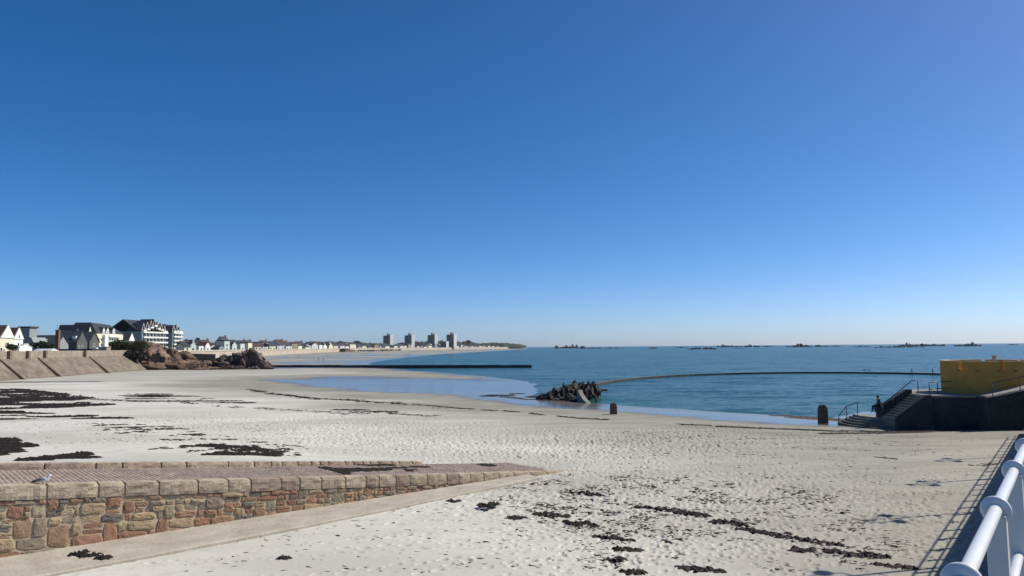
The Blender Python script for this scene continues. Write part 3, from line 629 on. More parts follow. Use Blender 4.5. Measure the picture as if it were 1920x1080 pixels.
# ------------------------------------------------------------------ groyne, centre rock, pool wall
DARKSTONE = mat('groyne_stone', (.035,.035,.036), (.02,.02,.022), .4, .8, .6, 2, .1)
gA, gB = G(508,691,-.55), G(997,689.5,-.75)
g = thing('groyne', 'long dark stone groyne running from the headland out into the water', 'groyne', gA)
dv = (gB-gA).normalized(); nv = Vector((-dv.y, dv.x, 0)); n = 26
for k in range(n):
    a = gA.lerp(gB, k/n); b = gA.lerp(gB, (k+1)/n); hh = 1.02 if k < n-1 else .9; z0 = -1.6; j = rng.uniform(-.04, .04)
    v = [a-nv*0, b-dv*.03, b-dv*.03+nv*2.2, a+nv*2.2]; top = .62+j-.018*k
    MB().hexa([(p.x, p.y, z0) for p in v]+[(p.x, p.y, top) for p in v]).build('stone_section', DARKSTONE, g)
WEED_ROCK = mat('weed_rock', (.050,.042,.030), (.016,.014,.012), 1.2, .75, 1, 3.5, .12, rnd=.3)
cr = thing('weedy_rock', 'dark jagged weed covered rock at the start of the pool wall', 'rock', G(1065,748,-.7))
for i, (px, py, Y, sx, sy, sz, pk) in enumerate([
    (1032,742,101,2.2,2.0,1.1,.3),(1022,746,100,1.6,1.6,.7,.3),(1045,740,101,1.6,1.6,1.3,.4),(1055,741,101,.9,1,1.2,.6),(1060,740,102,1,1,1.2,.6),(1068,737,101,1.3,1.4,1.5,.5),(1078,736,102,1.6,1.8,1.5,.3),(1085,734,104,1.5,1.6,1.5,.3),(1097,735,103,1.6,1.6,1.6,.4),(1108,736,104,1.4,1.4,1.35,.4),(1116,736,105,1.2,1.3,1.25,.3),(1070,745,98,1.2,1.0,.7,.2),(1080,748,96,1.1,1,.7,.2),(1100,743,101,1.4,1.2,.8,.2),(1126,731,112,1.2,.6,.35,0),(1135,731,112,.8,.4,.25,0),(1050,748,99,1.2,1,.5,.2),(1040,749,98.5,1.2,.9,.35,.2)]):
    link('boulder', boulder(D(px, py, Y), (sx*.8, sy, sz*.85), 300+i, 3, .2, 14, pk), WEED_ROCK, cr)
for i in range(70):
    px = _r.uniform(1012, 1121); ty = float(np.interp(px, [1010,1020,1035,1050,1060,1075,1085,1095,1105,1118,1122], [749,741,732,730,724,720,718,722,721,724,738])); f_ = _r.random()**1.4; py = ty+(751-ty)*f_
    sz = _r.uniform(.22, .62); link('boulder', boulder(D(px, py, 103-7*f_), (sz, sz*1.2, sz*_r.uniform(.8, 1.9)), 2200+i, 2, .2, 10, .8), WEED_ROCK, cr)
# concrete buttress: a curved fin in front of the rock
CONC = mat('weathered_concrete', (.27,.255,.215), (.17,.16,.13), 1.2, .9, .5, 6, .03)
c0 = D(1088,752,93); m = MB()
xs = [-.25,-.1,.05,.35,.85]; tp = [1.25,1.25,.75,.25,-.35]; yy = [1.2,.8,.3,-.5,-1.5]
V = []; F = []
for x, z, y in zip(xs, tp, yy): V += [(c0.x+x, 94+y, -1.4),(c0.x+x+.55, 94+y+.3, -1.4),(c0.x+x+.55, 94+y+.3, z-.35),(c0.x+x, 94+y, z-.35)]
for i in range(4):
    for k in range(4): F.append((i*4+k, i*4+(k+1)%4, (i+1)*4+(k+1)%4, (i+1)*4+k))
F += [(0,1,2,3),(19,18,17,16)]
tag(m.add(V, F).build('buttress', CONC), 'curved concrete buttress fin in front of the weedy rock', 'buttress')
pw_px = [(1118,720),(1150,713.5),(1200,708),(1250,704.5),(1300,702),(1360,700),(1430,698.4),(1500,697.6),(1580,697.6),(1660,698.4),(1740,699.8),(1830,702.5)]
pw = [G(a, b, ZS+.32) for a, b in pw_px]
pwt = thing('pool_wall', 'thin curved wall of the tidal bathing pool', 'wall', pw[0])
PWM = mat('pool_wall_stone', (.075,.07,.06), (.04,.038,.034), .8, .8, .5, 3, .05); PWT = mat('pool_wall_top', (.17,.15,.11), (.11,.10,.078), .5)
pts = []
for i in range(len(pw)-1):
    for k in range(5): pts.append(pw[i].lerp(pw[i+1], k/5))
pts.append(pw[-1]); V = []; F = []; VT = []
for i, p in enumerate(pts):
    t = (pts[min(i+1, len(pts)-1)]-pts[max(i-1, 0)]).normalized(); nn = Vector((-t.y, t.x, 0)); th_ = .5
    V += [(p.x, p.y, -2),(p.x, p.y, ZS+.30),(p.x+nn.x*th_, p.y+nn.y*th_, ZS+.30),(p.x+nn.x*th_, p.y+nn.y*th_, -2)]
    VT += [(p.x-nn.x*.05, p.y-nn.y*.05, ZS+.304),(p.x-nn.x*.05, p.y-nn.y*.05, ZS+.38),(p.x+nn.x*.55, p.y+nn.y*.55, ZS+.38),(p.x+nn.x*.55, p.y+nn.y*.55, ZS+.304)]
for i in range(len(pts)-1):
    for k in range(4): F.append((i*4+k, i*4+(k+1)%4, (i+1)*4+(k+1)%4, (i+1)*4+k))
MB().add(V, F).build('wall_body', PWM, pwt); MB().add(VT, F).build('wall_top', PWT, pwt)
for px, py in [(1296,703),(1712,699.2),(1751,700)]:
    p = G(px, py, ZS+.4); MB().tube([(p.x, p.y+.4, -.6), (p.x, p.y+.4, .75 if px > 1400 else -.05)], .09, 8).build('marker_post', M('timber_dark'), pwt)

# ------------------------------------------------------------------ reefs far out
REEF = mat('reef_rock', (.038,.036,.038), (.02,.019,.021), .06, .9, .8, .3, .5)
reefs = [(1068,650.2,2600,28,8,'round islet beyond the point'),(1125,651,2000,45,2.2,'long flat reef left of the jagged reefs'),(1223,652,1700,9,2.6,'small isolated reef'),(1318,653.5,1300,26,4.0,'near dark reef with low flat top'),(1360,648.6,2400,14,6.5,'reef with a double peak'),(1402,649.4,2300,22,4,'reef trailing a low tail'),(1440,649.2,2500,12,2,'thin low reef'),(1386,652.6,1500,14,1.4,'nearly awash ledge'),
         (1500,648.8,2000,24,5,'reef with a steep left end'),(1540,648.4,2100,12,4.5,'paired stubby reef'),(1568,649.4,2200,10,1.6,'faint low ledge'),(1615,649,1800,18,2.2,'thin reef with one knob'),(1686,650,1400,42,3.4,'long ragged reef'),(1740,646.8,1900,30,6,'broad reef with a lumpy crest'),(1702,647.4,1800,16,6,'knobbly reef behind the long ragged one'),(1806,646,1700,14,3.6,'low reef beside the tall one'),(1824,645.4,1700,13,7,'tall dark reef'),(1900,643.8,2400,9,2,'last small reef before the horizon'),(1625,695.6,205,9,1.0,'brown rock patch just outside the pool wall'),(1278,650.8,2100,12,2,'small ragged reef')]
for i, (px, py, Y, wpx, hp, lb) in enumerate(reefs):
    c = D(px, py, Y); k = Y/FPX; t = thing('rock_reef', lb+' out at sea' if Y > 300 else lb, 'reef', (c.x, c.y, ZS)); r = random.Random(500+i); n = 5+int(wpx/4)
    for q in range(n):
        u = (q+.5)/n*2-1+r.uniform(-.1, .1); e = (1-.55*abs(u))*r.uniform(.35, 1)
        link('crag', boulder((c.x+u*wpx*k, Y+r.uniform(-4, 4)*min(1, k), ZS+hp*k*e*.15), (max(.5, wpx*k/n*1.9), max(.6, 6*k), hp*k*e*(1.5 if Y > 300 else 1)), 600+i*20+q, 2, .15, 12, .3), REEF, t)

# ------------------------------------------------------------------ marker stones
MARK = mat('marker_stone', (.15,.115,.075), (.085,.066,.045), 3, .9, .6, 14, .02)
def marker(px, py, z, wpx, hpx, lb):
    p = G(px, py, z); k = p.y/FPX; w_ = wpx*k/2; h_ = hpx*k; m = MB(); prof = [(-w_*1.05, -.5), (w_*1.05, -.5), (w_, h_*.70)]
    prof += [(w_*math.cos(a)*.98, h_*.70+h_*.30*math.sin(a)) for a in np.linspace(.25, math.pi-.25, 9)]+[(-w_, h_*.70)]
    n = len(prof); d_ = w_*.75
    V = [(p.x+x, p.y-d_, p.z+zz) for x, zz in prof]+[(p.x+x, p.y+d_, p.z+zz) for x, zz in prof]
    o = m.add(V, [tuple(range(n)), tuple(range(2*n-1, n-1, -1))]+[(i, (i+1)%n, n+(i+1)%n, n+i) for i in range(n)]).build('marker_stone', MARK)
    bv = o.modifiers.new('bevel', 'BEVEL'); bv.width = .05; bv.segments = 2; bv.limit_method = 'ANGLE'
    tag(o, lb, 'marker stone')
marker(1150.5, 778, -.22, 12.5, 22.5, 'round topped dark stone marker standing alone on the sand near weedy rock')
marker(1543.5, 793, -.25, 15.5, 34, 'tall round topped dark stone marker beside the curved steps')

# ------------------------------------------------------------------ bathing platform with steps and turret
WSTEP = mat('weedy_step', (.20,.185,.15), (.11,.10,.08), 1.5, .8, .4, 8, .02)
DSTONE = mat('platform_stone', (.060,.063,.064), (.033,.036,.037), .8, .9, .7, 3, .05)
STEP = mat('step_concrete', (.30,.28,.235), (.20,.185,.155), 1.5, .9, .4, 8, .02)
YEL = mat('ochre_render', (.58,.30,.065), (.47,.235,.048), 1.1, .85, .3, 10, .02); RAILM = mat('dark_rail_paint', (.045,.065,.10), (.035,.05,.08), 3, .45, spec=.5)
PZ, LZ = 2.52, .62
pf = thing('bathing_platform', 'dark stone bathing platform with curved steps and landing beside the pool', 'platform', (33,58,0))
plat = [(31.9,57.3),(33.5,56.8),(35.5,56.35),(37.5,56.1),(46,56.0),(46,65),(34,64.8),(31.9,61.4)]
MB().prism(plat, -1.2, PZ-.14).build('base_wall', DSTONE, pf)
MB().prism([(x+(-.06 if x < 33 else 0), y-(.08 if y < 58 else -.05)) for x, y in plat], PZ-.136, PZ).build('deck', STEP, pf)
# ramp up to the promenade along the front edge
MB().hexa([(35.0,54.902,PZ-.02),(46,54.602,PZ+2.2),(46,56.02,PZ+2.2),(35.0,56.3,PZ-.02),(35.0,54.902,PZ+.05),(46,54.6,PZ+2.3),(46,56.02,PZ+2.3),(35.0,56.3,PZ+.05)]).build('ramp', STEP, pf)
MB().hexa([(35.0,54.9,-1.0),(46,54.6,-1.0),(46,56.3,-1.0),(35.0,56.6,-1.0),(35.0,54.9,PZ-.024),(46,54.6,PZ+2.196),(46,56.3,PZ+2.196),(35.0,56.6,PZ-.024)]).build('ramp_body', DSTONE, pf)
MB().hexa([(34.7,54.55,-1.2),(46,54.25,-1.2),(46,54.598,-1.2),(34.7,54.898,-1.2),(34.7,54.55,PZ-.05),(46,54.25,PZ+2.25),(46,54.598,PZ+2.25),(34.7,54.898,PZ-.05)]).build('ramp_wall', DSTONE, pf)
# curved lower steps and landing
CX, CY = 32.5, 62.0
def arc(r_, a0=160, a1=262, n=22): return [(CX+r_*math.cos(R(a0+(a1-a0)*k/n)), CY+r_*math.sin(R(a0+(a1-a0)*k/n))) for k in range(n+1)]
for k in range(5):
    r_ = 5.15-.3*k; zt = -.23+.17*(k+1); po = arc(r_)+[(31.9, 57.0 if k > 2 else 56.8), (31.9, 61.0)]
    MB().prism(po, -1.2+.004*k, zt).build('step' if k < 4 else 'landing', WSTEP if k < 4 else STEP, pf)
nst = 10
for k in range(nst):
    x0 = 29.4+k*.25; zt = LZ+(PZ-LZ)*(k+1)/(nst+.5); MB().box(x0, 31.95, 57.35+.0005*k, 59.75-.0005*k, -1, zt).build('step', WSTEP, pf)
# parapets of the flight
def parapet(y0, y1, xa, za, xb, zb, xc):
    MB().prism([(xa, y0), (xc, y0), (xc, y1), (xa, y1)], -.9, lambda x, y: za if x == xa else zb).build('parapet', DSTONE, pf)
v = lambda x, z, y: (x, y, z)
for y0, y1, hgt in ((57.0, 57.33, .35), (59.77, 60.25, .78)):
    MB().add([v(29.25,-1,y0),v(32.0,-1,y0),v(32.0,PZ+.28*(hgt>.5)+.03,y0),v(31.6,PZ+.28*(hgt>.5)+.03,y0),v(29.25,LZ+hgt,y0)]+[v(29.25,-1,y1),v(32.0,-1,y1),v(32.0,PZ+.28*(hgt>.5)+.03,y1),v(31.6,PZ+.28*(hgt>.5)+.03,y1),v(29.25,LZ+hgt,y1)],
        [(0,1,2,3,4),(9,8,7,6,5),(0,5,6,1),(1,6,7,2),(2,7,8,3),(3,8,9,4),(4,9,5,0)]).build('parapet', DSTONE, pf)
# turret: a round ochre wall with notches cut into its rim
tc = (38.65, 60.0); TR, TT = 3.62, .32; Z0, Z1, ZN = PZ+.002, 5.05, 4.42
tu = thing('turret', 'ochre round turret wall with notched battlements on the bathing platform', 'turret', (tc[0], tc[1], PZ))
ns = 72; V = []; F = []
notch = lambda k: (k % 9) == 4
for k in range(ns):
    a0, a1 = 2*math.pi*k/ns, 2*math.pi*(k+1)/ns; zt = ZN if notch(k) else Z1
    b = len(V)
    for a in (a0, a1):
        for r_ in (TR, TR-TT):
            for z in (Z0, zt): V.append((tc[0]+r_*math.cos(a), tc[1]+r_*math.sin(a), z))
    F += [(b,b+4,b+5,b+1),(b+2,b+3,b+7,b+6),(b+1,b+5,b+7,b+3)]
    if notch(k) != notch(k-1): F.append((b,b+1,b+3,b+2))
    if notch(k) != notch(k+1): F.append((b+4,b+6,b+7,b+5))
MB().add(V, F).build('wall', YEL, tu)
for k in range(8):                               # coping slab on each merlon
    a0 = 2*math.pi*(k*9+5)/ns; n = 8; po = []
    for q in range(n+1): a = a0+2*math.pi*8/ns*q/n; po.append((tc[0]+(TR+.05)*math.cos(a), tc[1]+(TR+.05)*math.sin(a)))
    for q in range(n, -1, -1): a = a0+2*math.pi*8/ns*q/n; po.append((tc[0]+(TR-TT-.05)*math.cos(a), tc[1]+(TR-TT-.05)*math.sin(a)))
    m = MB(); nn = n+1; L_ = len(po)
    V = [(x, y, Z1) for x, y in po]+[(x, y, Z1+.06) for x, y in po]
    F = [(q, q+1, L_-2-q, L_-1-q) for q in range(n)]+[(L_+q, L_+q+1, 2*L_-2-q, 2*L_-1-q) for q in range(n)]+[(q, (q+1)%L_, L_+(q+1)%L_, L_+q) for q in range(L_)]
    m.add(V, F).build('coping', mat('ochre_coping', (.60,.50,.33), (.50,.41,.26), 1.5), tu)
for a in (200, 222, 244, 262):
    a = R(a); MB().box(-.1, .03, -.1, .1, 0, .08, Matrix.Translation((tc[0]+TR*math.cos(a), tc[1]+TR*math.sin(a), 4.32)) @ Matrix.Rotation(a, 4, 'Z')).build('drain_spout', DSTONE, tu)
MB().box(40.8, 41.0, 63.0, 63.2, PZ, 5.38).box(40.77, 41.03, 62.97, 63.23, 5.38, 5.43).build('chimney_post', YEL, tu)

def handrail(label, runs, posts, name='handrail', rad=.035):
    t = thing(name, label, 'handrail', posts[0][0])
    for run in runs: MB().tube(run, rad, 8).build('rail', RAILM, t, True)
    for a, b in posts: MB().tube([a, b], rad*1.1, 8).build('post', RAILM, t, True)
def stair_z(x): return LZ+(PZ-LZ)*min(1, max(0, (x-29.4)/2.5))
hy = 59.55
rp = [(x, hy, stair_z(x)+1.0) for x in (29.45, 30.35, 31.1)]+[(31.85, hy-.1, PZ+1.05), (32.15, hy-.4, PZ+1.05)]
handrail('dark blue handrail climbing the upper flight of steps', [rp], [((29.45,hy,LZ-.05),rp[0]),((30.35,hy,stair_z(30.35)-.1),rp[1]),((31.1,hy,stair_z(31.1)-.1),rp[2]),((32.15,hy-.4,PZ-.05),rp[4])])
handrail('dark blue two bar railing along the platform edge beside the turret', [[(32.1,57.45,PZ+.95),(33.4,58.6,PZ+.95),(35.06,59.8,PZ+.93)],[(32.1,57.45,PZ+.42),(33.4,58.6,PZ+.42),(35.06,59.8,PZ+.42)]], [((32.1,57.45,PZ-.02),(32.1,57.45,PZ+.97)),((33.4,58.6,PZ-.02),(33.4,58.6,PZ+.97))])
lp = []
for r_, a, z in ((5.1,166,-.1),(4.5,168,.3),(3.7,172,LZ)): lp.append((CX+r_*math.cos(R(a)), CY+r_*math.sin(R(a)), z))
handrail('short dark blue handrail beside the curved lower steps', [[(p[0], p[1], p[2]+(.55 if i == 0 else .98)) for i, p in enumerate(lp)]+[(lp[2][0]+.3, lp[2][1]-.1, LZ+.98)]], [((p[0], p[1], p[2]-.15), (p[0], p[1], p[2]+(.55 if i == 0 else .98))) for i, p in enumerate(lp)])
handrail('dark handrail following the ramp in front of the turret', [[(35.2,54.72,PZ+1.05),(45.8,54.42,PZ+3.2)]], [((x, 54.72-(x-35.2)*.028, PZ-.1+(x-35.2)*.2), (x, 54.72-(x-35.2)*.028, PZ+1.04+(x-35.2)*.2028)) for x in (35.2,37.2,39.2,41.2,43.2)], rad=.028)

# ------------------------------------------------------------------ promenade, its wall, railing and lamp posts on the right
TA = R(37.1); UP = Vector((math.sin(TA), math.cos(TA), 0)); RP = Vector((math.cos(TA), -math.sin(TA), 0)); PROM = 4.5; B1 = .88; AR = -.375
def pr(t, a, z): p = UP*t+RP*a; return Vector((p.x, p.y, z))
m = MB(); m.hexa([pr(-12,-.36,-1.5),pr(66,-.36,-1.5),pr(66,9,-1.5),pr(-12,9,-1.5),pr(-12,-.36,PROM-.25),pr(66,-.36,PROM-.25),pr(66,9,PROM-.25),pr(-12,9,PROM-.25)])
tag(m.build('promenade', mat('promenade_asphalt', (.10,.10,.10), (.07,.07,.07), 2, .9, .4, 40, .01)), 'raised promenade along the top of the sea wall', 'promenade', kind='structure')
pw2 = thing('promenade_wall', 'stone coping and face of the sea wall under the white railing', 'wall', pr(-12,-.4,0))
for k in range(52):
    t0 = -12+k*1.5; m = MB(); m.hexa([pr(t0,-.62,PROM-.246),pr(t0+1.485,-.62,PROM-.246),pr(t0+1.485,.12,PROM-.246),pr(t0,.12,PROM-.246),pr(t0,-.62,PROM),pr(t0+1.485,-.62,PROM),pr(t0+1.485,.12,PROM),pr(t0,.12,PROM)]); m.build('coping_stone', STEP, pw2)
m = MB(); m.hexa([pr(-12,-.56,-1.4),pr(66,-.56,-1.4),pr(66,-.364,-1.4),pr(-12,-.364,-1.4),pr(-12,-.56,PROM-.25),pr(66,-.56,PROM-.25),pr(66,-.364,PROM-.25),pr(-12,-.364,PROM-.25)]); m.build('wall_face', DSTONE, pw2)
WP = mat('white_paint', (.70,.70,.665), (.65,.65,.62), 5, .32, .15, 60, .002, spec=.5)
rl = thing('seafront_railing', 'white painted tubular seafront railing with round collars and square posts', 'railing', pr(-3,AR,PROM))
ZT, ZL = H-B1, H-B1*1.64
MB().tube([pr(-4,AR,ZT), pr(65.5,AR,ZT)], .031, 20, False).build('top_rail', WP, rl, True)
MB().tube([pr(-4,AR,ZL), pr(65.5,AR,ZL)], .03, 20, False).build('lower_rail', WP, rl, True)
def collar_mesh(rb, w_):
    m = MB(); pts = []
    for k in range(9): a = math.pi*k/8-math.pi/2; pts.append((math.sin(a)*w_, .012+(rb-.012)*math.cos(a)**.6 if abs(a) < 1.55 else .03))
    n = 28; V = []; F = []
    for u, r_ in pts:
        for q in range(n): th_ = 2*math.pi*q/n; o = UP*u+(RP*math.cos(th_)+Vector((0,0,1))*math.sin(th_))*r_; V.append(o)
    for k in range(8):
        for q in range(n): F.append((k*n+q, k*n+(q+1)%n, (k+1)*n+(q+1)%n, (k+1)*n+q))
    return m.add(V, F).mesh('collar', True)
cm1, cm2 = collar_mesh(.073, .021), collar_mesh(.066, .02); cm1.materials.append(WP); cm2.materials.append(WP)
def post_mesh():
    m = MB(); w_, d_ = .047, .047; zb = PROM-ZT-.02
    q = lambda a, t, z: UP*t+RP*a+Vector((0,0,z))
    m.hexa([q(-w_,-d_,zb),q(w_,-d_,zb),q(w_,d_,zb),q(-w_,d_,zb),q(-w_,-d_,-.02),q(w_,-d_,-.02),q(w_,d_,-.02),q(-w_,d_,-.02)])
    return m.mesh('post')
pm = post_mesh(); pm.materials.append(WP)
for k in range(-4, 41):
    t = 4.72+1.485*k; b = pr(t, AR, ZT); p_ = bpy.data.objects.new('post', pm); C.objects.link(p_); p_.parent = rl; p_.matrix_parent_inverse = Matrix.Translation(-rl.location); p_.location = b
    bv = p_.modifiers.new('bevel', 'BEVEL'); bv.width = .006; bv.segments = 2
    for me_, zz in ((cm1, ZT), (cm2, ZL)):
        c_ = bpy.data.objects.new('collar', me_); C.objects.link(c_); c_.parent = p_; c_.location = (0, 0, zz-ZT)
# lamp posts behind the railing: slender columns with two scrolled arms; they throw the long shadows on the sand
LPM = mat('lamp_post_paint', (.06,.07,.08), (.05,.06,.07), 2, .5)
for k in range(5):
    t = 21.3+8.8*k; b = pr(t, .55, PROM-.25); lt = thing('lamp_post', 'slender promenade lamp post with two curved arms behind the railing', 'lamp post', b, 'lamp posts along the promenade')
    MB().tube([b, b+Vector((0,0,.6)), b+Vector((0,0,.65)), b+Vector((0,0,6.5))], [.10,.10,.07,.055], 10).build('column', LPM, lt, True)
    for s_ in (-1, 1):
        pts = [b+Vector((0,0,5.0))+UP*s_*u+Vector((0,0,z)) for u, z in ((0,0),(.25,.12),(.55,.5),(.7,1.0),(.62,1.35),(.4,1.45))]
        MB().tube(pts, .035, 8).build('arm', LPM, lt, True)
        MB().ball(b+Vector((0,0,6.1 if s_ > 0 else 5.2))+UP*s_*.75, (.26,.26,.16), 12, 8).build('basket', mat('basket_moss', (.05,.06,.03)), lt, True)
    MB().ball(b+Vector((0,0,6.6)), (.16,.16,.2), 12, 8).build('lantern', mat('lantern_glass', (.5,.5,.48), rough=.2), lt, True)

# ------------------------------------------------------------------ slipway
def sp(s, q, z): p = P0+EW*s+NW*q; return Vector((p.x, p.y, z))      # q positive towards the near sand
def ztop(s): return 2.38-.0955*s
def s_at(px):                                                       # where the photograph's column px meets the wall line
    k = (px-960)/FPX; return (k*P0.y-P0.x)/(EW.x-k*EW.y)
GRAN = mat('coping_granite', (.46,.38,.265), (.31,.255,.178), 2.5, .92, .9, 14, .03, rnd=.10)
GRAN2 = mat('coping_pink_granite', (.39,.295,.215), (.27,.20,.148), 2.5, .92, .9, 14, .03, rnd=.12)
sl = thing('slipway', 'stone slipway with granite coping and rubble wall sloping down into the sand', 'slipway', sp(0,0,0))
MORT = mat('mortar', (.52,.43,.30), (.38,.31,.215), 4, .95, .6, 25, .02)
m = MB(); SA, SB = -9, 25.5
m.hexa([sp(SA,.018,-1),sp(SB,.018,-1),sp(SB,-4.3,-1),sp(SA,-4.3,-1),sp(SA,.018,ztop(SA)-.07),sp(SB,.018,ztop(SB)-.07),sp(SB,-4.3,ztop(SB)-.07),sp(SA,-4.3,ztop(SA)-.07)]); m.build('core', MORT, sl)
cps = [s_at(x) for x in (10,100,195,243,306,378,434,475,531,565,605,649,687,711,742,768,800,836,858,879,904,932,960,990,1020)]
cps = [cps[0]-1.4*k for k in (5,4,3,2,1)]+cps+[cps[-1]+1.2, cps[-1]+2.4]
def rough_block(s0, s1, q0, q1, zt, hgt, mt, name, parent, seed, amp=.03, off=0):
    r = np.random.RandomState(seed); nx = max(3, int((s1-s0)/.16)); nq, nz = 3, 4; bm = bmesh.new()
    bmesh.ops.create_grid(bm, x_segments=1, y_segments=1, size=.5); bm.free()
    V = []; idx = {}; F = []
    def vid(i, j, k):
        if (i, j, k) not in idx:
            u = s0+(s1-s0)*i/nx; q = q0+(q1-q0)*j/nq; z = zt(u)-hgt+hgt*k/nz
            ed = (i in (0, nx))+(j in (0, nq))+(k in (0, nz)); sh = .018*(ed-1)
            u += -sh if i == nx else (sh if i == 0 else r.uniform(-.02, .02)); q += (r.uniform(-.2, 1)*amp-(sh if ed > 1 else 0)) if j == nq else (sh if j == 0 else 0)
            z += (r.uniform(-.35, .35)*amp-(sh if ed > 1 else 0)) if k == nz else 0
            idx[(i, j, k)] = len(V); V.append(sp(u, q, z))
        return idx[(i, j, k)]
    for i in range(nx):
        for j in range(nq):
            F.append([vid(i,j,nz),vid(i+1,j,nz),vid(i+1,j+1,nz),vid(i,j+1,nz)])
        for k in range(nz):
            F.append([vid(i,nq,k),vid(i+1,nq,k),vid(i+1,nq,k+1),vid(i,nq,k+1)]); F.append([vid(i,0,k),vid(i+1,0,k),vid(i+1,0,k+1),vid(i,0,k+1)])
    for j in range(nq):
        for k in range(nz): F.append([vid(0,j,k),vid(0,j+1,k),vid(0,j+1,k+1),vid(0,j,k+1)]); F.append([vid(nx,j,k),vid(nx,j+1,k),vid(nx,j+1,k+1),vid(nx,j,k+1)])
    return MB().add(V, F).build(name, mt, parent)
for i in range(len(cps)-1):
    rough_block(cps[i]+.008, cps[i+1]-.008, -.5, .085, lambda s: ztop(s)+.0, .46, GRAN2 if i in (12, 13, 17, 19, 22) else GRAN, 'coping_stone', sl, 40+i, .035)
# far kerb, a raised row of dressed blocks
ks = -9.0; i = 0
while ks < 18.5:
    ln = rng.uniform(.8, 2.3) if ks < 9 else rng.uniform(.4, .9)
    rough_block(ks+.01, ks+ln-.01, -4.62, -4.25, lambda s: ztop(s)+.17*(1-.05*max(0, s-8)), .5, GRAN2 if rng.random() < .3 else GRAN, 'kerb_stone', sl, 140+i, .03); ks += ln; i += 1
# rubble stones of the wall face
RUB = [mat('rubble_'+n, a, b, 5, .9, .9, 16, .02, rnd=.13) for n, a, b in (('brown', (.36,.235,.145), (.24,.155,.095)), ('red', (.34,.195,.125), (.235,.13,.083)), ('tan', (.42,.31,.19), (.29,.215,.13)), ('grey', (.31,.255,.175), (.20,.165,.112)), ('dark', (.21,.18,.14), (.14,.12,.095)), ('olive', (.40,.34,.215), (.28,.235,.15)))]
def rubble(s0, s1, z0, z1, za, zb, mt, seed, proud):   # z0/z1 bottom and top at s0, za/zb at s1
    r = random.Random(seed); g = .012; n_ = 10
    cs, cz = (s0+s1)/2, (z0+z1+za+zb)/4; ring = []
    for u, v_ in ((0,.18),(.14,0),(.5,-.02),(.86,0),(1,.2),(1,.78),(.84,1),(.5,1.02),(.15,1),(0,.8)):
        s = s0+g+(s1-s0-2*g)*u; lo = z0+(za-z0)*u+g; hi = z1+(zb-z1)*u-g
        ring.append((s+r.uniform(-.03, .03)*min(1, (s1-s0)*3), lo+(hi-lo)*v_+r.uniform(-.02, .02)))
    V = []; tilt = r.uniform(-.03, .03); tz = r.uniform(-.03, .03)
    for k, d_ in ((1.0, -.06), (1.0, proud*.35), (.90, proud*.85), (.55, proud*1.05)):
        for s, z in ring:
            s_, z_ = cs+(s-cs)*k, cz+(z-cz)*k; V.append(sp(s_, d_+(tilt*(s_-cs)+tz*(z_-cz) if k < 1 else 0)+(r.uniform(-.012, .012) if k < 1 else 0), z_))
    V.append(sp(cs, proud*1.08, cz)); F = []
    for k in range(3):
        for q in range(n_): F.append((k*n_+q, k*n_+(q+1)%n_, (k+1)*n_+(q+1)%n_, (k+1)*n_+q))
    for q in range(n_): F.append((3*n_+q, 3*n_+(q+1)%n_, 4*n_))
    MB().add(V, F).build('stone', mt, sl)
rows = [.17,.19,.21,.26,.34,.38,.33,.40,.36,.3,.3]; off = .465; taken = []; seed = 900; nstone = 0
for ri, rh in enumerate(rows):
    s = -7.0+rng.uniform(0, .4); nxt = []
    while s < 22:
        wd = rng.choice([.22,.3,.36,.42,.5,.62,.75])*rng.uniform(.85, 1.15)*(.8 if s > 11 else 1)*(1.35 if ri > 3 else 1)
        hit = [t for t in taken if t[0]-.1 < s < t[1]-.02]
        if hit: s = hit[0][1]; continue
        nx_ = [t[0] for t in taken if t[0] > s]
        if nx_ and s+wd > min(nx_)-.1: wd = min(nx_)-s
        if wd < .1: s += wd+.01; continue
        h2 = rh; span = False
        if rng.random() < .2 and ri < len(rows)-1 and wd > .28: h2 = rh+rows[ri+1]; span = True; nxt.append((s, s+wd))
        top0, top1 = ztop(s)-off, ztop(s+wd)-off
        if min(top0, top1) > .12:
            if h2 < .4 and rng.random() < .14 and not span and rh > .2:
                parts_ = [(0, rng.uniform(.4, .6)), (0, 1)]; f_ = parts_[0][1]
                for (a, b) in ((0, f_), (f_, 1)):
                    seed += 1; nstone += 1; rubble(s, s+wd, top0-h2*b, top0-h2*a, top1-h2*b, top1-h2*a, rng.choice(RUB[:5]), seed, rng.uniform(.02, .06))
            else:
                seed += 1; nstone += 1; mt = rng.choices(RUB, [30, 20, 18, 14, 7, 6])[0]
                rubble(s, s+wd, top0-h2, top0, top1-h2, top1, mt, seed, rng.uniform(.025, .085))
        s += wd
    taken = nxt; off += rh
print('stones', nstone)
# cobbled slip surface
V = []; F = []; SETT = mat('slip_setts', (.33,.255,.21), (.215,.165,.135), 1.2, .85, .6, 20, .02)
s = SA; row = 0
while s < 25:
    q = -4.2+(.12 if row % 2 else 0)
    while q < -.55:
        wd = rng.uniform(.22, .34); z = ztop(s)-.06+rng.uniform(0, .018); l = .135; b = len(V); q1 = min(q+wd-.02, -.52)
        for (a, c_, dz) in ((s, q, -.022), (s+l, q, -.022), (s+l, q1, -.022), (s, q1, -.022), (s+.02, q+.02, 0), (s+l-.02, q+.02, 0), (s+l-.02, q1-.02, 0), (s+.02, q1-.02, 0)): V.append(tuple(sp(a, c_, z+dz-.0955*(a-s))))
        F += [(b+4,b+5,b+6,b+7),(b,b+1,b+5,b+4),(b+1,b+2,b+6,b+5),(b+2,b+3,b+7,b+6),(b+3,b,b+4,b+7)]; q += wd
    s += .16; row += 1
me = mesh_np('sett_paving', V, F); o = link('sett_paving', me, SETT, sl); o['kind'] = 'stuff'
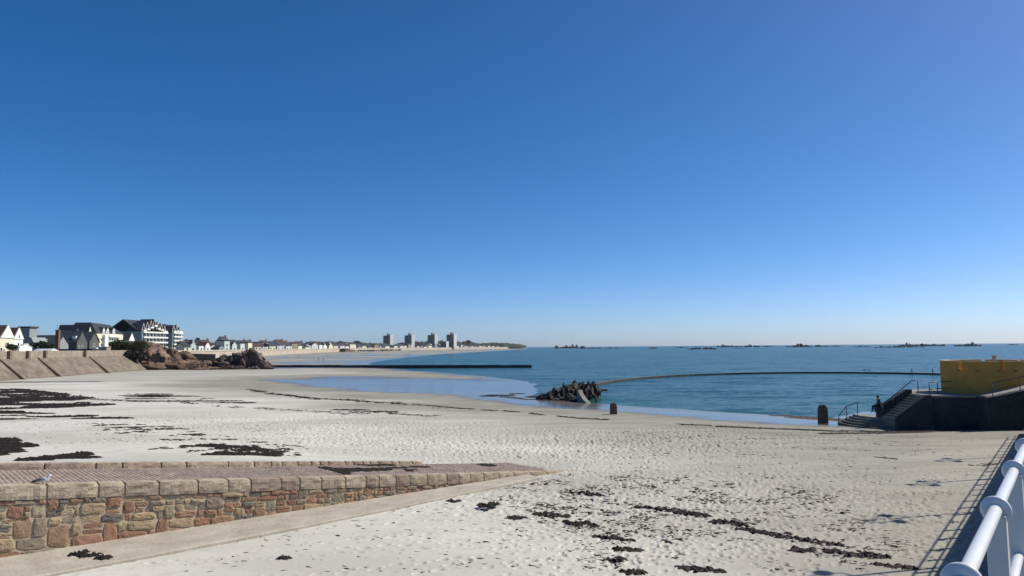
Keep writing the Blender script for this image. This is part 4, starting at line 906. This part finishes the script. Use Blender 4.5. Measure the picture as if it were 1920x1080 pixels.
# sandy concrete footing along the wall
fe = [(-9,3.3),(2,2.75),(9,2.35),(14,1.9),(19,1.3),(22,.9)]; FOOT = mat('sandy_concrete', (.46,.415,.335), (.35,.305,.235), 1.1, .92, .8, 7, .03)
V = []; F = []
for s, q in fe: V += [sp(s,-.05,.17),sp(s,q-.06,.13),sp(s,q,.09),sp(s,q+.02,-.4),sp(s,-.05,-.4)]
for i in range(len(fe)-1):
    for k in range(5): F.append((i*5+k, i*5+(k+1)%5, (i+1)*5+(k+1)%5, (i+1)*5+k))
MB().add(V, F).build('footing', FOOT, sl)

# ------------------------------------------------------------------ birds and people
gb = sp(s_at(93), -.12, ztop(s_at(93))+.0)
gl = thing('gull', 'grey and white gull resting on the slipway coping', 'bird', gb)
ca, sa = .97, -.25; fx = Vector((.985, .17, 0)).normalized(); GM = Matrix((( fx.x, -fx.y, 0), (fx.y, fx.x, 0), (0, 0, 1)))
def gp(x, y, z): return gb+GM @ Vector((x, y, z))
bm_pts = [(-.20,.085,.02),(-.14,.10,.05),(-.05,.115,.078),(.06,.12,.085),(.13,.135,.07),(.165,.175,.048),(.185,.215,.04),(.20,.245,.043),(.225,.25,.036),(.25,.245,.014)]
MB().tube([gp(x, 0, z) for x, z, r_ in bm_pts], [r_ for x, z, r_ in bm_pts], 14).build('body', mat('gull_white', (.78,.78,.77), (.72,.72,.72), 20, .7), gl, True)
for s_ in (-1, 1):
    wp = [(.10,.065,.15,.03),(.0,.082,.155,.055),(-.12,.07,.135,.045),(-.24,.045,.105,.022),(-.33,.025,.085,.006)]
    MB().tube([gp(x, s_*y, z) for x, y, z, r_ in wp], [r_ for *_, r_ in wp], 10).build('wing', mat('gull_grey', (.17,.175,.20), (.13,.135,.155), 15, .7), gl, True)
    MB().ball(gp(.215, s_*.036, .258), .007, 8, 6).build('eye', M('timber_dark'), gl, True)
    MB().tube([gp(.02, s_*.03, .06), gp(.02, s_*.03, .0)], .008, 6).build('leg', mat('gull_leg', (.5,.3,.2)), gl)
MB().tube([gp(.245,0,.243), gp(.275,0,.24), gp(.30,0,.232)], [.012,.009,.003], 8).build('bill', mat('gull_bill', (.6,.4,.05)), gl, True)
MB().tube([gp(-.18,0,.085), gp(-.27,0,.075), gp(-.33,0,.07)], [.03,.035,.02], 8).build('tail', mat('gull_tail', (.05,.05,.055)), gl, True)
def flying(label, px, py, Y, ang, sc):
    c = D(px, py, Y); t = thing('flying_gull', label, 'bird', c); m_ = Matrix.Translation(c) @ Matrix.Rotation(ang, 4, 'Y') @ Matrix.Rotation(.6, 4, 'Z')
    MB().tube([m_ @ Vector((0, y*sc, z*sc)) for y, z in ((-.28,0),(-.15,.02),(.1,.02),(.24,.03),(.30,.03))], [.02*sc,.06*sc,.075*sc,.045*sc,.01*sc], 8).build('body', M('gull_tail'), t, True)
    for s_ in (-1, 1): MB().add([m_ @ Vector((x*s_*sc, y*sc, z*sc)) for x, y, z in ((.03,.1,.03),(.35,.16,.16),(.75,.0,.10),(.35,.0,.15),(.03,-.12,.03),(.35,.08,.13))], [(0,1,3,4),(1,2,3),(0,4,3,5),(0,5,1)]).build('wing', M('gull_tail'), t)
flying('dark bird high in the clear sky with wings spread', 1039, 176, 330, .9, .9); flying('faint bird gliding just below the other one', 1037, 184.5, 380, .1, .8)

def person(label, joints, radii, base, cols, hair, name='person', head=None):
    # joints: dict name -> local point; one continuous skinned body
    bones = [('pelvis','spine'),('spine','chest'),('chest','neck'),('neck','head'),('head','crown'),('chest','ls'),('ls','le'),('le','lw'),('lw','lf'),('chest','rs'),('rs','re'),('re','rw'),('rw','rf'),('pelvis','lh'),('lh','lk'),('lk','la'),('la','lt'),('pelvis','rh'),('rh','rk'),('rk','ra'),('ra','rt')]
    names = list(joints); me = bpy.data.meshes.new(name); me.from_pydata([joints[k] for k in names], [(names.index(a), names.index(b)) for a, b in bones], [])
    o = bpy.data.objects.new('body', me); C.objects.link(o); sk = o.modifiers.new('skin', 'SKIN'); sk.use_smooth_shade = True
    for i, k in enumerate(names):
        r_ = radii.get(k, .05); o.data.skin_vertices[0].data[i].radius = r_ if isinstance(r_, tuple) else (r_, r_); o.data.skin_vertices[0].data[i].use_root = (k == 'pelvis')
    ss = o.modifiers.new('sub', 'SUBSURF'); ss.levels = 1; ss.render_levels = 2
    t = thing(name, label, 'person', base); o.parent = t
    m_ = bpy.data.materials.new('clothes'); m_.use_nodes = True; N = m_.node_tree.nodes; Lk = m_.node_tree.links; P = N['Principled BSDF']; P.inputs['Roughness'].default_value = .85
    tc_ = N.new('ShaderNodeTexCoord'); sx = N.new('ShaderNodeSeparateXYZ'); rp_ = N.new('ShaderNodeValToRGB'); rp_.color_ramp.interpolation = 'CONSTANT'
    mr = N.new('ShaderNodeMapRange'); mr.inputs['From Max'].default_value = 2.0
    Lk.new(tc_.outputs['Object'], sx.inputs[0]); Lk.new(sx.outputs[2], mr.inputs[0]); Lk.new(mr.outputs[0], rp_.inputs[0]); Lk.new(rp_.outputs[0], P.inputs['Base Color'])
    while len(rp_.color_ramp.elements) < len(cols): rp_.color_ramp.elements.new(.5)
    for e, (z, c_) in zip(rp_.color_ramp.elements, cols): e.position = z/2; e.color = (*c_, 1)
    me.materials.append(m_)
    hd = Vector(joints['crown']); hb = Vector(joints['head'])
    MB().ball(hd+Vector((0,0,-.045))-(Vector(head or (1,0,0))*.025), (.112,.106,.115), 12, 8).build('hair', mat('hair_'+str(hair), hair), None, True)
    h = bpy.context.collection.objects[-1] if False else C.objects[-1]; h.parent = t
    f = Vector(head or (1,0,0)); MB().tube([hb+f*.07+Vector((0,0,.06)), hb+f*.115+Vector((0,0,.025))], [.008,.016], 6).build('nose', mat('skin', (.42,.26,.18)), None, True); C.objects[-1].parent = t
    return t
RAD = dict(pelvis=(.15,.12), spine=(.14,.11), chest=(.16,.12), neck=.06, head=.085, crown=.085, ls=.07, rs=.07, le=.05, re=.05, lw=.034, rw=.034, lf=.03, rf=.03, lh=.1, rh=.1, lk=.075, rk=.075, la=.05, ra=.05, lt=.045, rt=.045)
def walker(label, px, py, z, cols, hair, flip):
    p = G(px, py, z); p.z = gz(p.x, p.y); s_ = flip
    j = dict(pelvis=(0,0,.95), spine=(0,0,1.15), chest=(.02*s_,0,1.38), neck=(.03*s_,0,1.52), head=(.05*s_,0,1.62), crown=(.05*s_,0,1.72), ls=(.02*s_,.19,1.42), le=(-.1*s_,.25,1.14), lw=(-.05*s_,.25,.9), lf=(-.02*s_,.25,.8), rs=(.02*s_,-.19,1.42), re=(.12*s_,-.24,1.15), rw=(.26*s_,-.22,.95), rf=(.3*s_,-.21,.86),
             lh=(0,.1,.9), lk=(.2*s_,.1,.5), la=(.24*s_,.1,.09), lt=(.38*s_,.1,.05), rh=(0,-.1,.9), rk=(.02*s_,-.1,.49), ra=(-.26*s_,-.1,.13), rt=(-.15*s_,-.1,.05))
    person(label, j, RAD, p, cols, hair, head=(s_,0,0))
dk = (.02,.02,.025)
walker('person in dark clothes walking a step ahead along the far beach', 597, 676, -.2, [(0,dk),(.1,(.03,.035,.05)),(.95,(.025,.025,.03)),(1.55,(.42,.26,.18))], (.03,.02,.015), 1)
walker('person in dark clothes following close behind on the far beach', 606, 676, -.2, [(0,dk),(.1,(.05,.045,.04)),(.95,(.03,.02,.025)),(1.55,(.42,.26,.18))], (.04,.025,.02), 1)
walker('lone person in grey further up the far beach', 559, 669, -.1, [(0,dk),(.1,(.05,.05,.05)),(.95,(.14,.14,.14)),(1.55,(.42,.26,.18))], (.03,.02,.015), -1)
walker('person in a dark coat near the far wrack line', 588, 668, -.1, [(0,dk),(.1,(.04,.04,.05)),(.6,(.05,.05,.06)),(1.55,(.42,.26,.18))], (.03,.02,.015), 1)
# person sitting on the low end of the parapet, facing the sand
sb = Vector((29.38, 60.0, LZ+.80-.47)); jz = .47
j = dict(pelvis=(.02,0,.60), spine=(.06,0,.80), chest=(.05,0,1.02), neck=(.0,0,1.16), head=(-.05,0,1.26), crown=(-.06,0,1.36), ls=(.05,.18,1.06), le=(.26,.26,.86), lw=(.45,.28,.68), lf=(.52,.28,.62), rs=(.03,-.18,1.06), re=(-.06,-.25,.80), rw=(-.28,-.18,.72), rf=(-.36,-.16,.70),
         lh=(-.02,.1,.57), lk=(-.42,.13,.58), la=(-.44,.12,.16), lt=(-.58,.12,.10), rh=(-.02,-.1,.57), rk=(-.40,-.14,.60), ra=(-.32,-.13,.18), rt=(-.46,-.13,.12))
RADS = {k: (tuple(q*1.3 for q in v_) if isinstance(v_, tuple) else v_*(1.3 if k not in ('neck','head','crown') else 1.1)) for k, v_ in RAD.items()}
person('dark haired person in dark clothes sitting on the low end of the step parapet', j, RADS, sb, [(0,dk),(.2,(.025,.03,.05)),(.66,(.06,.055,.065)),(1.15,(.40,.25,.17))], (.02,.015,.012), head=(-1,0,0))

# ------------------------------------------------------------------ seaweed
WEED = mat('dried_seaweed', (.022,.016,.013), (.012,.009,.008), 4, .8, .5, 20, .02); WEEDB = mat('brown_seaweed', (.075,.05,.03), (.04,.028,.018), 3, .7)
def weed_pieces(x, y, ln, wd, ht, ang, seed):
    r = np.random.RandomState(seed); n = len(x); u = np.array([-1,-.35,.35,1.0]); prof = np.array([.25,1,.85,.2])
    bend = r.uniform(-.5, .5, n); V = np.zeros((n, 4, 3, 3))
    for i in range(4):
        a = ang+bend*u[i]; cx = x+np.cos(ang)*u[i]*ln/2-np.sin(ang)*bend*u[i]**2*ln*.3; cy = y+np.sin(ang)*u[i]*ln/2+np.cos(ang)*bend*u[i]**2*ln*.3
        w_ = wd*prof[i]*r.uniform(.6, 1.2, n)/2
        for k, sgn in enumerate((-1, 0, 1)):
            V[:, i, k, 0] = cx-np.sin(a)*w_*sgn; V[:, i, k, 1] = cy+np.cos(a)*w_*sgn; V[:, i, k, 2] = (ht*prof[i]*r.uniform(.6, 1.2, n) if sgn == 0 else -.015)
    zg = base_height(x, y)+np.maximum(hm_sample(x, y), -.01)*sstep(-.45, -.2, base_height(x, y)); V[..., 2] += zg[:, None, None]
    b = (np.arange(n)*12)[:, None]; q = []
    for i in range(3):
        for k in range(2): q.append([i*3+k, i*3+k+1, (i+1)*3+k+1, (i+1)*3+k])
    F = (b[:, :, None]+np.array(q)[None]).reshape(-1, 4); return V.reshape(-1, 3), F
def scatter_poly(px_poly, n, z=0.0, thr=None, sc=.5, seed=0, st=(1, 1)):
    poly = [tuple(G(a, b, z).xy) for a, b in px_poly]; r = np.random.RandomState(seed); X = []; Y = []
    x0, x1 = min(p[0] for p in poly), max(p[0] for p in poly); y0, y1 = min(p[1] for p in poly), max(p[1] for p in poly); got = 0
    for _ in range(60):
        x = r.uniform(x0, x1, 4*n); y = r.uniform(y0, y1, 4*n); sd = sdist(x, y, poly); k = sd < 0
        if thr is not None: k &= fbm(x*sc*st[0], y*sc*st[1], seed+50, 4) > thr+.16*np.exp(sd/(.02*y))
        X.append(x[k]); Y.append(y[k]); got += k.sum()
        if got >= n: break
    return np.concatenate(X)[:n], np.concatenate(Y)[:n]
acc = []
def put(x, y, l, w_, h, seed, spread=.6, base=.1):
    r = np.random.RandomState(seed); n = len(x)
    if n: acc.append(weed_pieces(x, y, r.uniform(*l, n), r.uniform(*w_, n), r.uniform(*h, n), base+r.normal(0, spread, n), seed+1))
def flush(name, label, mt):
    V = []; F = []; o = 0
    for v_, f_ in acc: V.append(v_); F.append(f_+o); o += len(v_)
    acc.clear(); ob = link(name, mesh_np(name, np.concatenate(V), np.concatenate(F)), mt); tag(ob, label, 'seaweed', kind='stuff')
# big banks of weed on the left
x, y = scatter_poly([(-60,731),(40,729),(120,736),(180,745),(150,753),(230,757),(140,762),(60,768),(-60,770)], 4600, .05, .38, .30, 1, (.4, 1.9)); put(x, y, (.35,1.0), (.2,.5), (.06,.18), 2, .5)
x, y = scatter_poly([(-60,770),(60,768),(250,776),(250,790),(100,786),(-60,785)], 1300, .1, .48, .4, 3, (.4, 1.9)); put(x, y, (.3,.9), (.12,.35), (.04,.12), 4, .4)
x, y = scatter_poly([(220,737),(300,732),(350,738),(480,752),(760,768),(740,775),(470,758),(370,755),(240,752)], 1300, .05, .48, .3, 5, (.3, 1.9)); put(x, y, (.3,.9), (.12,.3), (.03,.09), 6, .35)
x, y = scatter_poly([(-40,818),(30,822),(68,842),(40,858),(-40,868)], 2400, .6, .38, .8, 7, (.5, 1.6)); put(x, y, (.2,.6), (.1,.28), (.05,.15), 8, .6)
x, y = scatter_poly([(30,868),(60,860),(100,856),(165,854),(172,860),(205,868)], 1800, .8, .34, .9, 9, (.5, 1.6)); put(x, y, (.2,.5), (.1,.25), (.05,.14), 10, .5)
x, y = scatter_poly([(330,842),(430,835),(530,852),(520,862),(380,866),(350,852)], 2200, .6, .44, .9, 11, (.5, 1.6)); put(x, y, (.2,.55), (.08,.25), (.04,.12), 12, .5)
x, y = scatter_poly([(160,785),(300,790),(560,830),(640,868),(260,868),(330,838),(150,800)], 700, .5, .52, .9, 13); put(x, y, (.15,.5), (.06,.18), (.02,.07), 14, .5)
_r2 = np.random.RandomState(15); ss_ = _r2.uniform(12.5, 22.5, 4000); qq = _r2.uniform(-4.1, -.9, 4000); kp = fbm(ss_*.5, qq*.9, 15)+.09*np.sin(ss_*.5)-.10*np.abs(qq+2.9) > .42; ss_, qq = ss_[kp], qq[kp]
x = P0.x+EW.x*ss_+NW.x*qq; y = P0.y+EW.y*ss_+NW.y*qq; put(x, y, (.15,.4), (.05,.16), (.02,.06), 16, .5)
v_, f_ = acc[-1]; acc[-1] = (v_+np.stack([0*v_[:, 0], 0*v_[:, 0], np.repeat(ztop(ss_)-.045-base_height(x, y), 12)], 1), f_)
x, y = scatter_poly([(900,744),(930,738),(980,736),(1060,752),(1000,752),(940,746)], 1500, -.5, .36, .2, 17); put(x, y, (.3,.9), (.15,.4), (.03,.09), 18, .5)
flush('seaweed_bank', 'dark banks of dried seaweed lying on the pale sand', WEED)
# strand lines
def strand(px, n, sig, l, w_, h, seed, z=0, gap=.42):
    P = [G(a, b, z).xy for a, b in px]; r = np.random.RandomState(seed); L_ = [(P[i+1]-P[i]).length for i in range(len(P)-1)]; cum = np.concatenate([[0], np.cumsum(L_)]); u = r.uniform(0, cum[-1], n)
    x = np.interp(u, cum, [p.x for p in P]); y = np.interp(u, cum, [p.y for p in P]); kp = vnoise(u*.55, u*0+seed, seed)+.3*vnoise(u*2.2, u*0, seed+2) > gap
    wv = (fbm(u*.25, u*0, seed+4)-.5)*2.2*sig*4; x, y = x[kp]+r.normal(0, sig*.5, kp.sum()), (y+wv)[kp]+r.normal(0, sig, kp.sum()); put(x, y, l, w_, h, seed+9, .35, -.1)
main = [(466,727),(478,731),(560,742),(700,752),(830,761),(950,770),(1030,778),(1090,783),(1160,787),(1260,793),(1360,799),(1450,802),(1550,805),(1690,808.5)]
strand(main, 3400, .20, (.2,.6), (.06,.18), (.02,.07), 21, -.05, .45)
strand(main[-4:]+[(1850,806)], 1500, .13, (.2,.6), (.08,.2), (.03,.08), 26, .0, .25)
strand(main[1:5], 700, .8, (.3,.8), (.08,.22), (.02,.06), 22, -.05, .45)
strand([(130,745),(300,752),(480,762),(640,772),(820,778)], 700, .5, (.2,.6), (.06,.2), (.02,.06), 23, 0, .55)
strand([(1540,808),(1700,807.5),(1800,803.5)], 700, .12, (.2,.6), (.1,.22), (.03,.08), 24, .1, .2)
strand([(1640,856),(1740,864),(1840,872),(1890,866)], 200, .15, (.1,.4), (.03,.08), (.01,.04), 25, 0, .5)
flush('wrack_line', 'thin broken line of dark seaweed left by the tide across the beach', WEED)
# loose bits
for i, (poly, n, thr) in enumerate([([(900,915),(1100,880),(1500,905),(1780,985),(1720,1075),(1100,1075),(900,960)], 1700, .50), ([(500,985),(900,930),(1100,1075),(300,1075)], 160, None), ([(1080,800),(1850,820),(1850,930),(1100,880)], 450, .5), ([(0,770),(700,790),(1000,850),(0,860)], 500, .48), ([(1000,900),(1120,905),(1280,960),(1150,1040),(960,975)], 700, .5)]):
    x, y = scatter_poly(poly, n, 0, thr, .8, 60+i, (1, 1.4)); put(x, y, (.06,.28), (.02,.08), (.008,.03), 70+i, .6, -.2)
flush('seaweed_scraps', 'small dark scraps of seaweed strewn over the trodden sand', WEED)
x, y = scatter_poly([(1440,778),(1500,776),(1580,783),(1640,790),(1600,796),(1540,792),(1470,784)], 1500, -.6, .38, .3, 81, (.5, 1.5)); put(x, y, (.2,.7), (.1,.3), (.02,.06), 82, .4)
#x, y = scatter_poly([(1130,760),(1300,772),(1470,786),(1500,792),(1350,784),(1200,770)], 260, -.65, .5, .3, 83, (.5, 1.5)); put(x, y, (.2,.6), (.06,.2), (.02,.05), 84, .3)
flush('wet_seaweed', 'brown wet seaweed at the water edge beside the steps', WEEDB)
# single heaps
heaps = [(915,947,36,13,0,'curled dark seaweed heap alone near the slipway footing'),(1034,968,64,14,-.1,0),(1090,985,56,14,-.1,0),(968,972,34,7,0,0),(1150,1013,66,10,-.12,0),(1175,1034,44,12,-.1,0),(1155,1055,34,8,0,0),(1280,962,84,16,-.12,0),(1365,983,56,15,-.1,0),(1478,1010,150,18,-.22,'longest dark seaweed strand stretched out on the sand'),(1605,1042,100,20,-.12,0),(1505,1036,44,13,0,0),(1314,1071,78,17,-.1,0),(1190,1077,40,9,0,0),(1675,1064,70,11,-.12,0),(1208,952,26,6,-.1,0),(1110,928,40,7,-.1,0),(850,942,22,5,0,0),
         (158,1040,56,16,0,'dark seaweed heap on the concrete footing of the slipway'),(195,1046,22,8,0,'small seaweed scrap beside the heap on the slipway footing'),(535,1048,14,5,0,'small lone seaweed knot on the clean sand')]
for i, (px, py, wpx, hpx, tilt, lb) in enumerate(heaps):
    on = 'footing' in str(lb); c = G(px, py, .15 if on else 0); k = c.y/FPX; hw = wpx*k/2; hd = max(.14, hpx*k*c.y/H/2*.75); n = int(30+hw*hd*230); r = np.random.RandomState(400+i)
    u = r.uniform(-1, 1, n); v_ = r.normal(0, .42, n)*(1-.75*u*u); sl_ = tilt*c.y/H
    wob = (fbm(u*2+i, u*0, i)-.5)*1.3*hd
    x = c.x+u*hw; y = c.y+v_*hd+wob+u*hw*sl_
    Vv, Ff = weed_pieces(x, y, r.uniform(.1, .35, n), r.uniform(.04, .13, n), r.uniform(.03, .10, n), r.normal(-.1, .8, n), 500+i)
    if on: Vv[:, 2] += .15-base_height(np.array([c.x]), np.array([c.y]))[0]
    o = link('seaweed_heap', mesh_np('seaweed_heap', Vv, Ff), WEED); tag(o, lb or 'tangled heap of dark dried seaweed on the trodden foreground sand', 'seaweed', 'seaweed heaps on the foreground sand')

# ------------------------------------------------------------------ sea air
hz = MB().box(-3700, 9100, -40, 9600, -5, 170).build('haze', None); hz['kind'] = 'stuff'; hz['label'] = 'thin sea haze over the whole bay'; hz['category'] = 'haze'
hm_ = bpy.data.materials.new('haze'); hm_.use_nodes = True; hn = hm_.node_tree.nodes; hn.remove(hn['Principled BSDF'])
pv = hn.new('ShaderNodeVolumePrincipled'); pv.inputs['Density'].default_value = .000035; pv.inputs['Color'].default_value = (.82, .90, 1, 1); pv.inputs['Anisotropy'].default_value = .2
hm_.node_tree.links.new(pv.outputs[0], hn['Material Output'].inputs['Volume']); hz.data.materials.append(hm_)
